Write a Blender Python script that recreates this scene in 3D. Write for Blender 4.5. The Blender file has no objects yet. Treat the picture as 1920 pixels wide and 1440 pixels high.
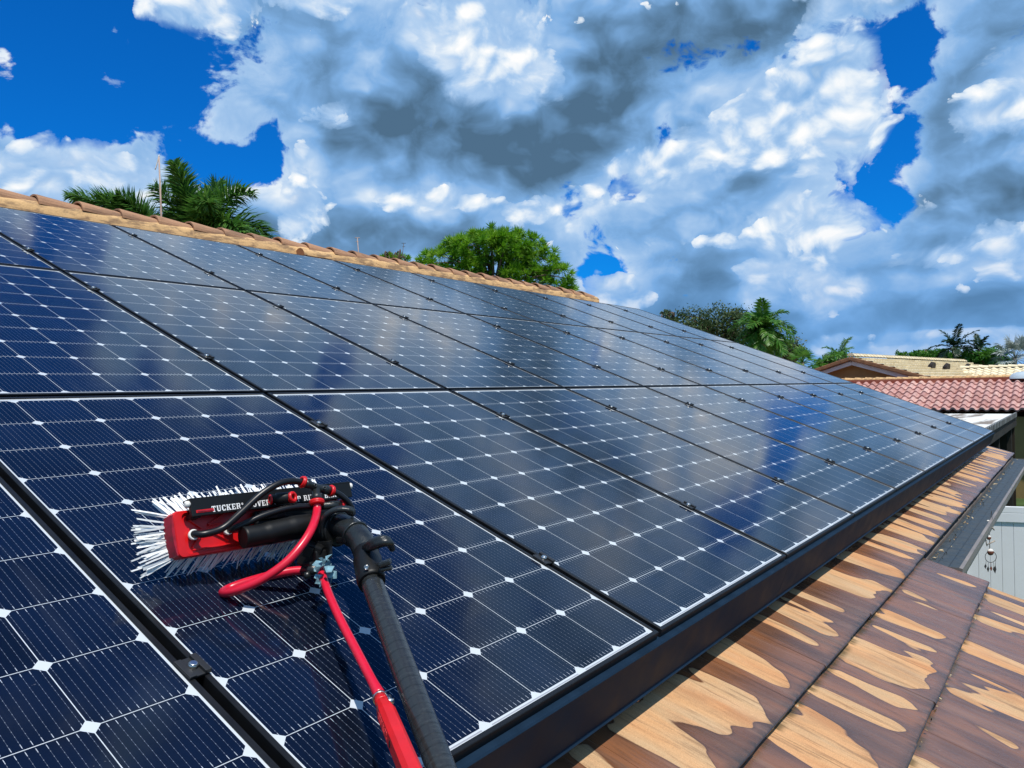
import bpy, bmesh, math, random
import numpy as np
from mathutils import Vector, Matrix, noise as mnoise
random.seed(7); rng = np.random.default_rng(7)
SC = bpy.context.scene
COL = SC.collection
R_ = math.radians

# ------------------------------------------------------------------ frames
# roof frame: x along the eave, y up the slope, z off the panel faces; origin = eave corner of the panel grid, 3 m up
SLOPE = R_(21.21); EAVE_H = 3.0
ROOF = Matrix.Translation((0, 0, EAVE_H)) @ Matrix.Rotation(SLOPE, 4, 'X')
F_PX = 1455.32
CAM = Vector((-0.73886, -0.56530, 0.87364))                       # camera in the roof frame
CX = Vector((0.5901154, -0.75878109, 0.27570832))                # image right, down, forward in the roof frame
CY = Vector((-0.00478089, -0.34478957, -0.93866783))
CZ = Vector((0.80730475, 0.55260421, -0.20709328))
def ray(u, v): return CZ + CX * ((u - 960) / F_PX) + CY * ((v - 720) / F_PX)
def rat(u, v, d): return CAM + ray(u, v) * d                       # roof-frame point at depth d
def hit(u, v, z=0.0):
    r = ray(u, v); return CAM + r * ((z - CAM.z) / r.z)
def wat(u, v, d): return ROOF @ rat(u, v, d)                       # world point at depth d
W3 = ROOF.to_3x3()
def azel(u, v):
    d = (W3 @ ray(u, v)).normalized()
    return math.degrees(math.atan2(d.x, d.y)), math.degrees(math.asin(d.z))

# ------------------------------------------------------------------ camera
cam = bpy.data.objects.new('camera', bpy.data.cameras.new('camera')); COL.objects.link(cam)
mc = Matrix((( CX.x, -CY.x, -CZ.x, CAM.x), (CX.y, -CY.y, -CZ.y, CAM.y), (CX.z, -CY.z, -CZ.z, CAM.z), (0, 0, 0, 1)))
cam.matrix_world = ROOF @ mc
cam.data.sensor_width = 36; cam.data.lens = F_PX / 1920 * 36
cam.data.clip_start = 0.05; cam.data.clip_end = 3000
SC.camera = cam
SC.view_settings.view_transform = 'Standard'; SC.view_settings.look = 'None'
SC.view_settings.gamma = 1; SC.view_settings.exposure = 0.0
SC.cycles.max_bounces = 6; SC.cycles.diffuse_bounces = 3; SC.cycles.glossy_bounces = 3
SC.cycles.transparent_max_bounces = 6; SC.cycles.caustics_reflective = False; SC.cycles.caustics_refractive = False

# ------------------------------------------------------------------ node expressions
class X:
    def __init__(s, t, k): s.t, s.k = t, k
    def m(s, op, *a):
        n = s.t.nodes.new('ShaderNodeMath'); n.operation = op
        for i, q in enumerate((s,) + a):
            if isinstance(q, X): s.t.links.new(q.k, n.inputs[i])
            else: n.inputs[i].default_value = q
        return X(s.t, n.outputs[0])
    def __add__(s, o): return s.m('ADD', o)
    __radd__ = __add__
    def __sub__(s, o): return s.m('SUBTRACT', o)
    def __rsub__(s, o): return (s * -1.0) + o
    def __mul__(s, o): return s.m('MULTIPLY', o)
    __rmul__ = __mul__
    def __truediv__(s, o): return s.m('DIVIDE', o)
    def lt(s, o): return s.m('LESS_THAN', o)
    def gt(s, o): return s.m('GREATER_THAN', o)
    def abs(s): return s.m('ABSOLUTE')
    def frac(s): return s.m('FRACT')
    def floor(s): return s.m('FLOOR')
    def min(s, o): return s.m('MINIMUM', o)
    def max(s, o): return s.m('MAXIMUM', o)
    def pow(s, o): return s.m('POWER', o)
    def sm(s, a, b, lo=0.0, hi=1.0):
        n = s.t.nodes.new('ShaderNodeMapRange'); n.interpolation_type = 'SMOOTHSTEP'
        s.t.links.new(s.k, n.inputs[0])
        for i, q in enumerate((a, b, lo, hi)): n.inputs[1 + i].default_value = q
        return X(s.t, n.outputs[0])
    def lin(s, a, b, lo=0.0, hi=1.0):
        n = s.t.nodes.new('ShaderNodeMapRange'); n.clamp = True
        s.t.links.new(s.k, n.inputs[0])
        for i, q in enumerate((a, b, lo, hi)): n.inputs[1 + i].default_value = q
        return X(s.t, n.outputs[0])
def comb(t, x, y, z):
    n = t.nodes.new('ShaderNodeCombineXYZ')
    for i, q in enumerate((x, y, z)):
        if isinstance(q, X): t.links.new(q.k, n.inputs[i])
        else: n.inputs[i].default_value = q
    return X(t, n.outputs[0])
def sep(t, k):
    n = t.nodes.new('ShaderNodeSeparateXYZ'); t.links.new(k, n.inputs[0]); return [X(t, o) for o in n.outputs]
def noise(t, vec, scale, detail=4, rough=0.55, dist=0.0, lac=2.0, dim='3D'):
    n = t.nodes.new('ShaderNodeTexNoise'); n.noise_dimensions = dim; t.links.new(vec.k if isinstance(vec, X) else vec, n.inputs['Vector'])
    n.inputs['Scale'].default_value = scale; n.inputs['Detail'].default_value = detail
    n.inputs['Roughness'].default_value = rough; n.inputs['Distortion'].default_value = dist; n.inputs['Lacunarity'].default_value = lac
    return X(t, n.outputs[0])
def voro(t, vec, scale, detail=0.0, smooth=0.6, rough=0.5):
    n = t.nodes.new('ShaderNodeTexVoronoi'); n.feature = 'SMOOTH_F1'; n.voronoi_dimensions = '2D'
    t.links.new(vec.k, n.inputs['Vector']); n.inputs['Scale'].default_value = scale
    n.inputs['Detail'].default_value = detail; n.inputs['Smoothness'].default_value = smooth; n.inputs['Roughness'].default_value = rough
    return X(t, n.outputs['Distance'])
def vscale(t, vec, s, off=(0, 0, 0)):
    n = t.nodes.new('ShaderNodeMapping'); t.links.new(vec.k if isinstance(vec, X) else vec, n.inputs[0])
    n.inputs['Scale'].default_value = s; n.inputs['Location'].default_value = off
    return X(t, n.outputs[0])
def ramp(t, f, stops):
    n = t.nodes.new('ShaderNodeValToRGB'); t.links.new(f.k, n.inputs[0]); e = n.color_ramp.elements
    while len(e) < len(stops): e.new(0.5)
    for q, (p, c) in zip(e, stops): q.position = p; q.color = (*c, 1)
    return X(t, n.outputs[0])
def mix(t, f, a, b, mode='MIX'):
    n = t.nodes.new('ShaderNodeMix'); n.data_type = 'RGBA'; n.blend_type = mode
    if isinstance(f, X): t.links.new(f.k, n.inputs[0])
    else: n.inputs[0].default_value = f
    for i, q in ((6, a), (7, b)):
        if isinstance(q, X): t.links.new(q.k, n.inputs[i])
        else: n.inputs[i].default_value = (*q, 1)
    return X(t, n.outputs[2])

# ------------------------------------------------------------------ world: sky and cumulus
SUN_R = Vector((-0.20, 0.03, 1.0)).normalized()                     # roof frame: high, near the zenith
SUN_W = W3 @ SUN_R
SUN_EL = math.asin(SUN_W.z); SUN_AZ = math.atan2(SUN_W.x, SUN_W.y)
world = bpy.data.worlds.new('World'); SC.world = world; world.use_nodes = True
world.cycles.sampling_method = 'MANUAL'; world.cycles.sample_map_resolution = 256
def build_world():
    t = world.node_tree; t.nodes.clear()
    out = t.nodes.new('ShaderNodeOutputWorld'); bg = t.nodes.new('ShaderNodeBackground')
    t.links.new(bg.outputs[0], out.inputs[0]); bg.inputs[1].default_value = 0.1
    sky = t.nodes.new('ShaderNodeTexSky'); sky.sky_type = 'NISHITA'; sky.sun_disc = False
    sky.sun_elevation = SUN_EL; sky.sun_rotation = SUN_AZ; sky.air_density = 1.0; sky.dust_density = 0.3; sky.ozone_density = 2.0
    tc = t.nodes.new('ShaderNodeTexCoord')
    x, y, z = sep(t, tc.outputs['Generated'])
    az = x.m('ARCTAN2', y) * (180 / math.pi)
    el = z.m('ARCSINE') * (180 / math.pi)
    p0 = comb(t, az, el, 0.0)
    def field(blobs):
        acc = None
        for (a, e, sa, se, w) in blobs:
            n = t.nodes.new('ShaderNodeVectorMath'); n.operation = 'MULTIPLY_ADD'
            t.links.new(p0.k, n.inputs[0]); n.inputs[1].default_value = (1 / sa, 1 / se, 0); n.inputs[2].default_value = (-a / sa, -e / se, 0)
            d = t.nodes.new('ShaderNodeVectorMath'); d.operation = 'DOT_PRODUCT'
            t.links.new(n.outputs[0], d.inputs[0]); t.links.new(n.outputs[0], d.inputs[1])
            g = (X(t, d.outputs['Value']) * -1.0).m('EXPONENT')
            acc = g * w if acc is None else g.m('MULTIPLY_ADD', w, acc)
        return acc
    def px(u, v, ru, rv, w):
        a, e = azel(u, v); k = 0.0375
        return (a, e, ru * k, rv * k, w)
    # clear openings (negative) and solid masses (positive), by direction
    cover = [px(150, 130, 205, 130, -1.35), px(60, 235, 130, 60, -.5), px(420, 320, 105, 55, -1.2), px(505, 250, 40, 50, -.7), px(1692, 95, 58, 62, -1.25),
             px(1690, 265, 62, 70, -1.0), px(1640, 370, 70, 45, -1.0), px(1585, 425, 40, 25, -.6), px(1178, 345, 34, 32, -1.3), px(1247, 235, 24, 42, -.85),
             px(1125, 510, 50, 30, -1.2), px(1150, 548, 50, 22, -1.1), px(1545, 655, 40, 12, -.3), px(300, 80, 60, 60, .2), px(250, 25, 10, 10, .0), px(430, 210, 140, 60, .35),
             px(95, 345, 110, 38, .95), px(30, 300, 45, 45, .55), px(255, 300, 60, 40, .5), px(600, 300, 60, 110, .35), px(950, 230, 320, 120, .5),
             px(1490, 220, 110, 160, .4), px(1850, 330, 120, 140, .45), px(1780, 240, 90, 60, .3), px(12, 105, 28, 40, .75), px(1400, 600, 500, 70, .35),
             # overhead, seen in the panels
             (36.5, 29.0, 6.0, 3.2, .9), (27, 33, 4, 8, -1.6), (38, 45, 14, 9, -1.7), (48.5, 29.5, 1.3, 4, -.7), (56, 32.5, 2.6, 2.5, -.6),
             (64, 29, 8, 3.5, .6), (79, 31, 8, 5, .4), (68, 48, 16, 9, -1.5), (30, 66, 30, 12, -.9), (100, 30, 8, 20, -.2), (50, 38, 8, 4, -.7), (66, 36, 8, 3.5, -.5), px(1440, 640, 26, 14, .0)]
    dark = [px(950, 265, 300, 75, .62), px(740, 275, 130, 60, .25), px(1130, 130, 180, 120, .42), px(1350, 60, 130, 70, .35), px(1290, 570, 120, 60, .55), px(1780, 585, 190, 36, .50),
            px(1640, 500, 120, 25, .40), px(1820, 420, 130, 90, .42), px(1740, 190, 90, 90, .40), px(1380, 330, 110, 50, .35), px(330, 260, 120, 45, .40), px(620, 180, 90, 60, .20),
            px(1040, 470, 170, 30, .25), px(1560, 640, 300, 30, .30), px(1350, 520, 90, 18, .2), px(700, 430, 120, 60, .15),
            (55, 24, 8, 3, .1)]
    light = [(36.0, 29.0, 5, 3.0, .42), (44, 26.8, 6, 1.6, .30), (66, 29.5, 7, 3.5, .22), (80, 30, 7, 4, .12), (88, 7, 8, 3, .2), (66, 16, 8, 2, .1), px(360, 20, 60, 30, .55), px(910, 110, 60, 60, .62), px(840, 45, 40, 35, .45), px(1000, 120, 60, 70, .35), px(130, 345, 110, 40, .55), px(640, 220, 40, 25, .35), px(570, 300, 28, 70, .35),
             px(780, 370, 100, 22, .50), px(1020, 390, 120, 28, .28), px(1250, 320, 110, 38, .50), px(1380, 210, 60, 40, .3), px(1490, 230, 80, 60, .42), px(1560, 130, 55, 90, .55), px(1620, 210, 40, 60, .45), px(1880, 190, 60, 30, .62), px(1490, 405, 60, 40, .45),
             px(1330, 450, 230, 20, .30), px(1190, 560, 45, 30, .50), px(1560, 545, 60, 40, .42), px(1900, 470, 40, 30, .4), px(1880, 650, 60, 16, .75), px(1680, 658, 50, 10, .85), px(1800, 625, 120, 7, .5), px(1560, 650, 30, 14, .6), px(1420, 545, 26, 30, .5), px(1480, 500, 90, 12, .35), px(1760, 480, 70, 14, .3), px(1120, 540, 60, 30, .30), px(250, 320, 70, 30, .35), px(560, 410, 40, 40, .35)]
    light = [(a, e, sa * 1.25, se * 1.30, w * 1.08) for a, e, sa, se, w in light]
    cov = field(cover) * 1.0 + 0.68
    el = el.max(0.0)
    # puffs in degrees of azimuth and elevation, flatter toward the horizon
    q = comb(t, az * 0.085, el * 0.115, 3.7)
    warp = t.nodes.new('ShaderNodeTexNoise'); t.links.new(q.k, warp.inputs['Vector']); warp.noise_dimensions = '2D'; warp.inputs['Scale'].default_value = 2.2; warp.inputs['Detail'].default_value = 2
    wv = t.nodes.new('ShaderNodeVectorMath'); wv.operation = 'MULTIPLY_ADD'
    t.links.new(warp.outputs['Color'], wv.inputs[0]); wv.inputs[1].default_value = (.26, .20, 0); t.links.new(q.k, wv.inputs[2])
    wq = X(t, wv.outputs[0])
    def puff(off, k, det, vd, a=1.0, b=.9):                          # soft noise plus rounded cauliflower heads
        v = vscale(t, wq, (k, k, k), off)
        return (noise(t, v, 1.0, det, 0.55, dim='2D') - 0.5) * (2.0 * a) + (0.40 - voro(t, v, 2.2, vd, .35, .55)) * b
    fine = (noise(t, wq, 9.0, 5, 0.62, dim='2D') - 0.5) * 2.0
    Lf = field(light); Df = field(dark)
    crisp = (noise(t, wq, 16.0, 4, 0.65, dim='2D') - 0.5) * 2.0
    SX, SY = -0.018, 0.075                                           # toward the sun, which stands high
    CR = [(0.0, (0.078, 0.158, 0.258)), (0.20, (0.132, 0.270, 0.465)), (0.42, (0.215, 0.43, 0.76)), (0.64, (0.42, 0.61, 0.87)), (0.86, (0.80, 0.88, 0.96)), (1.0, (1.0, 1.0, 1.0))]
    n0 = puff((0, 0, 0), 1.0, 5, 1.0, 1.0, .7); n1 = puff((SX, SY, 0), 1.0, 3, 0.0, 1.0, .7); n2 = puff((SX * 3.2, SY * 3.2, 0), 1.0, 1, 0.0, 1.0, .7)
    d = cov + n0 * 1.0 + fine * 0.38 + crisp * .10
    alpha = d.sm(-0.08, 0.18)
    sh = (n0 - n1) * 0.50 + (n0 - n2) * 0.26 + n0 * .10
    shade = sh + d.sm(0.02, 0.6, 0.20, 0.0) + Lf * .60 - Df * .54 + fine * 0.05 + crisp * .02 + 0.50
    ccol = ramp(t, shade, CR)
    def heads(ccol, alpha, off, k, gain, bias, na, hi, soft):
        m0 = puff(off, k, 5, 1.0, 1.0, .6); m1 = puff((off[0] + SX * k, off[1] + SY * k, 0), k, 2, 0.0, 1.0, .6)
        dd = Lf * gain - Df * .6 + bias + m0 * na + fine * .24 + crisp * .10
        up = (m0 - m1)
        a2 = dd.sm(0.0, soft) * (up * .9 + dd * .8).sm(-.30, .42)
        s2 = up * 0.66 + m0 * .08 + fine * .09 + crisp * .05 + dd.sm(0.0, 1.0, .0, .14) + hi
        return mix(t, a2, ccol, ramp(t, s2, CR)), alpha.max(a2)
    ccol, alpha = heads(ccol, alpha, (5.3, 2.1, 0), 0.95, 2.6, -0.32, .95, 0.62, .07)
    ccol, alpha = heads(ccol, alpha, (1.9, 7.7, 0), 1.9, 2.6, -0.55, 1.05, 0.70, .05)
    low = el.sm(2.0, 12.0, 1.0, 0.0)
    ccol = mix(t, low * 0.50, ccol, (0.13, 0.36, 0.76))
    ten = t.nodes.new('ShaderNodeVectorMath'); ten.operation = 'SCALE'; t.links.new(ccol.k, ten.inputs[0]); ten.inputs['Scale'].default_value = 10.0
    blue = mix(t, 1.0, X(t, sky.outputs[0]), (0.02, 0.57, 1.36), 'MULTIPLY')
    fin = mix(t, alpha, blue, X(t, ten.outputs[0]))
    t.links.new(fin.k, bg.inputs[0])
build_world()
sun = bpy.data.objects.new('sun', bpy.data.lights.new('sun', 'SUN')); COL.objects.link(sun)
sun.data.energy = 4.6; sun.data.angle = R_(0.55); sun.data.color = (1.0, 0.95, 0.87)
sun.rotation_euler = (-SUN_W).to_track_quat('-Z', 'Y').to_euler(); sun.location = SUN_W * 30
#ENDTOP

# ------------------------------------------------------------------ materials
def mat(name, base=(.5, .5, .5), rough=.6, spec=.5, metal=0.0, vary=0.0, vscl=20.0, bump=0.0, bscl=60.0, coat=0.0):
    m = bpy.data.materials.new(name); m.use_nodes = True; t = m.node_tree; p = t.nodes['Principled BSDF']
    p.inputs['Base Color'].default_value = (*base, 1); p.inputs['Roughness'].default_value = rough
    p.inputs['Metallic'].default_value = metal; p.inputs['Specular IOR Level'].default_value = spec
    p.inputs['Coat Weight'].default_value = coat
    co = t.nodes.new('ShaderNodeTexCoord').outputs['Object']
    if vary:
        n = noise(t, co, vscl, 6, .6)
        f = n.lin(.3, .7, 1 - vary, 1 + vary)
        c = mix(t, 1.0, base, comb(t, f, f, f), 'MULTIPLY'); t.links.new(c.k, p.inputs['Base Color'])
        r = n.lin(.3, .7, rough * (1 - vary * .5), min(1, rough * (1 + vary * .5))); t.links.new(r.k, p.inputs['Roughness'])
    if bump:
        b = t.nodes.new('ShaderNodeBump'); b.inputs['Strength'].default_value = bump; b.inputs['Distance'].default_value = .01
        t.links.new(noise(t, co, bscl, 5, .6).k, b.inputs['Height']); t.links.new(b.outputs[0], p.inputs['Normal'])
    return m
def leaf_mat(name, cols, trans=.30, rough=.45, spec=.4):
    m = bpy.data.materials.new(name); m.use_nodes = True; t = m.node_tree; p = t.nodes['Principled BSDF']
    g = t.nodes.new('ShaderNodeNewGeometry')
    at = t.nodes.new('ShaderNodeAttribute'); at.attribute_name = 'tone'
    c = ramp(t, X(t, at.outputs['Fac']) * .72 + X(t, g.outputs['Random Per Island']) * .28, [(i / (len(cols) - 1), q) for i, q in enumerate(cols)])
    t.links.new(c.k, p.inputs['Base Color']); p.inputs['Roughness'].default_value = rough; p.inputs['Specular IOR Level'].default_value = spec
    tr = t.nodes.new('ShaderNodeBsdfTranslucent'); t.links.new(c.k, tr.inputs[0])
    mx = t.nodes.new('ShaderNodeMixShader'); mx.inputs[0].default_value = trans
    t.links.new(p.outputs[0], mx.inputs[1]); t.links.new(tr.outputs[0], mx.inputs[2])
    t.links.new(mx.outputs[0], t.nodes['Material Output'].inputs[0])
    return m

def panel_mat():
    m = bpy.data.materials.new('solar cells under glass'); m.use_nodes = True; t = m.node_tree; p = t.nodes['Principled BSDF']
    tc = t.nodes.new('ShaderNodeTexCoord'); x, y, z = sep(t, tc.outputs['Object'])
    oi = t.nodes.new('ShaderNodeObjectInfo'); rnd = X(t, oi.outputs['Random'])
    PX, PY = 0.1643, 0.1643; x0, y0 = 0.0151, 0.0200
    cx = (x - x0) / PX; cy = (y - y0) / PY
    u = (cx.frac() - .5) * PX; v = (cy.frac() - .5) * PY; au = u.abs(); av = v.abs()
    inx = cx.gt(0.0) * cx.lt(6.0) * cy.gt(0.0) * cy.lt(10.0)
    cell = inx * au.lt(.08140) * av.lt(.08145) * (au + av).lt(.1628 - .0142)
    wu = ((u + .0811) / .013517).frac() - .5; wd = wu.abs() * .013517
    wire = wd.lt(.00022) * cell
    tab = wd.lt(.00050) * av.gt(.0690) * av.lt(.0780) * cell
    dots = wd.lt(.00055) * ((v / .0115).frac() - .5).abs().lt(.07) * cell
    ribbon = ((y - .0150).abs().lt(.0016) + (y - 1.6700).abs().lt(.0016)) * (((x - x0) / (PX * 2)).frac() - .5).abs().lt(.455) * x.gt(.03) * x.lt(.985)
    wn = t.nodes.new('ShaderNodeTexWhiteNoise'); wn.noise_dimensions = '3D'
    t.links.new(comb(t, cx.floor(), cy.floor(), rnd * 57.0).k, wn.inputs['Vector'])
    k = X(t, wn.outputs['Value']).lin(0, 1, .75, 1.3)
    mottle = noise(t, vscale(t, tc.outputs['Object'], (1, 1, 1)), 9.0, 3, .5)  # random tone for the cell blue
    blue = mix(t, mottle.lin(.3, .7), (.0008, .0034, .0120), (.0015, .0055, .0200))
    blue = mix(t, 1.0, blue, comb(t, k, k, k), 'MULTIPLY')
    rim = (au.max(av)).sm(.069, .081)
    blue = mix(t, rim * .55, blue, (.0016, .0035, .011))
    c = mix(t, cell, (.52, .56, .59), blue)
    c = mix(t, wire * .38, c, (.22, .26, .34))
    c = mix(t, tab * .8 + dots * .35, c, (.46, .50, .56))
    c = mix(t, ribbon, c, (.30, .31, .34))
    # thin dried-water film, plus an even grey standing in for paler sky reflection
    dirt = noise(t, vscale(t, tc.outputs['Object'], (14, 2.2, 1)), 1.0, 6, .62, .6).sm(.56, .80)
    spots = noise(t, tc.outputs['Object'], 130.0, 2, .5).gt(.775)
    runs = noise(t, vscale(t, tc.outputs['Object'], (38, 1.1, 1)), 1.0, 4, .6, .2).sm(.55, .75) * noise(t, tc.outputs['Object'], 2.2, 3, .6).sm(.42, .62)
    c = mix(t, dirt * .016 + runs * .016 + .006, c, (.42, .46, .50)); c = mix(t, spots * .12, c, (.5, .5, .48))
    t.links.new(c.k, p.inputs['Base Color'])
    r = dirt * .05 + runs * .06 + spots * .2 + noise(t, tc.outputs['Object'], 3.0, 3).lin(.3, .7, .075, .12)
    t.links.new(r.k, p.inputs['Roughness'])
    p.inputs['IOR'].default_value = 1.42; p.inputs['Specular IOR Level'].default_value = .5
    # faint pebble of solar glass
    b = t.nodes.new('ShaderNodeBump'); b.inputs['Strength'].default_value = .035; b.inputs['Distance'].default_value = .002
    t.links.new(noise(t, tc.outputs['Object'], 26.0, 3, .6).k, b.inputs['Height']); t.links.new(b.outputs[0], p.inputs['Normal'])
    return m

def roof_tile_mat():
    m = bpy.data.materials.new('brushed concrete roof tile, half wet'); m.use_nodes = True; t = m.node_tree; p = t.nodes['Principled BSDF']
    tc = t.nodes.new('ShaderNodeTexCoord'); o = tc.outputs['Object']; x, y, z = sep(t, o)
    at = t.nodes.new('ShaderNodeAttribute'); at.attribute_name = 'course'; course = X(t, at.outputs['Fac'])
    g = t.nodes.new('ShaderNodeAttribute'); g.attribute_name = 'down'; down = X(t, g.outputs['Fac'])      # 0 head .. 1 butt
    q = comb(t, x, y, course * 3.71)
    # drying patches: long lobes running down the slope, a crisp waterline round each
    big = noise(t, vscale(t, q, (5.2, 1.15, 1.0)), 1.0, 1, .35, .1)
    med = noise(t, vscale(t, q, (9.5, 2.0, 1.0), (4, 1, 0)), 1.0, 1, .4, .1)
    fine = noise(t, vscale(t, q, (60, 9, 1.0)), 1.0, 4, .6)
    wetb = down.sm(.74, 1.0, 0.0, .20) + down.sm(.15, .26, .05, 0.0)
    far = x.lin(1.0, 3.6, 0.0, .075)
    d = (big - .5) * 1.05 + (med - .5) * .62 + (fine - .5) * .025 - wetb - far * course.lt(2.5) - .012 + course.gt(2.5) * .03
    dry = d.sm(-.004, .006)
    waterline = d.abs().sm(.0, .035, 1.0, 0.0) * (1.0 - dry)
    grain = noise(t, vscale(t, q, (95, 7, 1.0)), 1.0, 6, .65)
    grain2 = noise(t, vscale(t, q, (32, 2.6, 1.0), (3, 7, 0)), 1.0, 5, .6)
    sand = noise(t, o, 420.0, 2, .6)
    tone = noise(t, vscale(t, q, (7, 1.6, 1.0), (1, 5, 0)), 1.0, 3, .5)
    dryc = ramp(t, tone, [(.30, (.53, .245, .105)), (.45, (.61, .345, .165)), (.58, (.52, .345, .19)), (.72, (.64, .31, .14))])
    streak = grain.sm(.60, .78) * grain2.sm(.45, .62)
    pale = noise(t, vscale(t, q, (9, 1.4, 1.0), (6, 2, 0)), 1.0, 4, .6).sm(.50, .66)
    dryc = mix(t, pale * .35, dryc, (.56, .42, .27))
    s3 = noise(t, vscale(t, q, (40, 3.0, 1.0), (9, 3, 0)), 1.0, 5, .7).sm(.52, .66)
    blot = noise(t, vscale(t, q, (6, 2.4, 1.0), (3, 8, 0)), 1.0, 5, .65).sm(.50, .64)
    dryc = mix(t, blot * .38, dryc, (.30, .185, .105)); dryc = mix(t, s3 * .62, dryc, (.18, .105, .060)); dryc = mix(t, streak * .85, dryc, (.075, .050, .034)); dryc = mix(t, grain.lin(.35, .65) * .26, dryc, (.32, .15, .065))
    spk = noise(t, o, 210.0, 3, .7).sm(.66, .74)
    dryc = mix(t, spk * .55, dryc, (.12, .08, .05)); s1 = sand.lin(.3, .7, .78, 1.16); dryc = mix(t, 1.0, dryc, comb(t, s1, s1, s1), 'MULTIPLY')
    wetc = ramp(t, tone, [(.28, (.120, .062, .040)), (.45, (.185, .084, .046)), (.60, (.245, .100, .044)), (.72, (.150, .096, .066))])
    wpale = noise(t, vscale(t, q, (17, 1.6, 1.0), (2, 9, 0)), 1.0, 4, .6).sm(.48, .68)
    wdark = noise(t, vscale(t, q, (5, 1.3, 1.0), (7, 4, 0)), 1.0, 4, .6).sm(.46, .60)
    wetc = mix(t, wdark * .55, wetc, (.062, .036, .027)); wetc = mix(t, wpale * .60, wetc, (.235, .130, .085))
    wetc = mix(t, grain.sm(.52, .74) * .45, wetc, (.045, .028, .022)); wetc = mix(t, grain2.sm(.54, .70) * .45, wetc, (.050, .034, .028))
    wetc = mix(t, waterline * .5, wetc, (.055, .030, .020))
    c = mix(t, dry, wetc, dryc)
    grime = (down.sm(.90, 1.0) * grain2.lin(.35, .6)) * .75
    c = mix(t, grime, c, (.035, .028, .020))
    moss = down.sm(.17, .235, 1.0, 0.0) * grain2.sm(.42, .58)
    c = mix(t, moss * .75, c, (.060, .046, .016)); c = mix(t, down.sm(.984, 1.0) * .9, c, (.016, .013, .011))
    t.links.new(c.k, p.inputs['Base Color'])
    r = dry * .56 + grain.lin(.3, .7, .12, .32)
    t.links.new(r.k, p.inputs['Roughness']); t.links.new((dry * -.55 + .85).k, p.inputs['Specular IOR Level'])
    b = t.nodes.new('ShaderNodeBump'); b.inputs['Strength'].default_value = .55; b.inputs['Distance'].default_value = .006
    roll = noise(t, vscale(t, q, (11, .9, 1.0), (8, 3, 0)), 1.0, 2, .5)
    h = grain * .40 + grain2 * .9 + sand * .12 + roll * 2.6
    t.links.new(h.k, b.inputs['Height']); t.links.new(b.outputs[0], p.inputs['Normal'])
    return m

def streaked(name, a, b_, sc, lo=.45, hi=.6, rough=.7, spec=.4):
    m = bpy.data.materials.new(name); m.use_nodes = True; t = m.node_tree; p = t.nodes['Principled BSDF']
    o = t.nodes.new('ShaderNodeTexCoord').outputs['Object']
    f = noise(t, vscale(t, o, sc), 1.0, 6, .6, .3).sm(lo, hi)
    c = mix(t, f, a, b_); n = noise(t, o, 90.0, 4, .6).lin(.3, .7, .85, 1.12)
    c = mix(t, 1.0, c, comb(t, n, n, n), 'MULTIPLY')
    t.links.new(c.k, p.inputs['Base Color']); p.inputs['Roughness'].default_value = rough; p.inputs['Specular IOR Level'].default_value = spec
    bb = t.nodes.new('ShaderNodeBump'); bb.inputs['Strength'].default_value = .3; bb.inputs['Distance'].default_value = .006
    t.links.new(noise(t, o, 70.0, 5, .6).k, bb.inputs['Height']); t.links.new(bb.outputs[0], p.inputs['Normal'])
    return m
def island_mat(name, cols, rough=.75, vary=.2, scl=30):
    m = bpy.data.materials.new(name); m.use_nodes = True; t = m.node_tree; p = t.nodes['Principled BSDF']
    g = t.nodes.new('ShaderNodeNewGeometry'); o = t.nodes.new('ShaderNodeTexCoord').outputs['Object']
    c = ramp(t, X(t, g.outputs['Random Per Island']), [(i / (len(cols) - 1), q) for i, q in enumerate(cols)])
    f = noise(t, o, scl, 5, .6).lin(.3, .7, 1 - vary, 1 + vary); c = mix(t, 1.0, c, comb(t, f, f, f), 'MULTIPLY')
    t.links.new(c.k, p.inputs['Base Color']); p.inputs['Roughness'].default_value = rough
    return m

M_PANEL = panel_mat(); M_TILE = roof_tile_mat()
M_FRAME = mat('black anodised frame', (.008, .009, .011), .45, .25, vary=.25, vscl=14)
M_SKIRT = mat('black powder coated skirt', (.008, .021, .042), .58, .08, vary=.30, vscl=9)
M_BOLT = mat('stainless steel', (.62, .62, .60), .28, .5, metal=1.0)
M_CLAMP = mat('black clamp', (.014, .015, .017), .5, .5)
M_MORTAR = streaked('weathered ridge mortar', (.64, .40, .185), (.30, .185, .10), (7, 12, 26), .44, .62, .9)
M_CAP = streaked('ridge tile face', (.40, .215, .120), (.24, .135, .080), (2.5, 14, 14), .42, .66, .85)
M_GUARD = bpy.data.materials.new('gutter guard'); M_GUARD.use_nodes = True
def _g():
    t = M_GUARD.node_tree; p = t.nodes['Principled BSDF']; o = t.nodes.new('ShaderNodeTexCoord').outputs['Object']; x, y, z = sep(t, o)
    seam = ((x / .19).frac() - .5).abs().gt(.482).max(((y / .055).frac() - .5).abs().gt(.465))
    n = noise(t, o, 22.0, 5, .6)
    c = mix(t, n.lin(.3, .7), (.022, .029, .033), (.052, .062, .068)); c = mix(t, seam * .85, c, (.006, .007, .008))
    t.links.new(c.k, p.inputs['Base Color']); t.links.new(n.lin(.3, .7, .35, .7).k, p.inputs['Roughness'])
_g()
M_ALU = mat('grey brown gutter metal', (.20, .17, .15), .45, .5, vary=.25, vscl=6)
M_STUCCO = mat('stucco', (.42, .34, .24), .9, .3, vary=.08, vscl=4, bump=.4, bscl=90)
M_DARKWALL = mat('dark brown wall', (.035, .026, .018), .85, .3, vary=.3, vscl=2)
M_OLIVE = mat('olive tan stucco', (.30, .21, .085), .9, .3, vary=.10, vscl=1.5, bump=.3, bscl=60)
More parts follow.
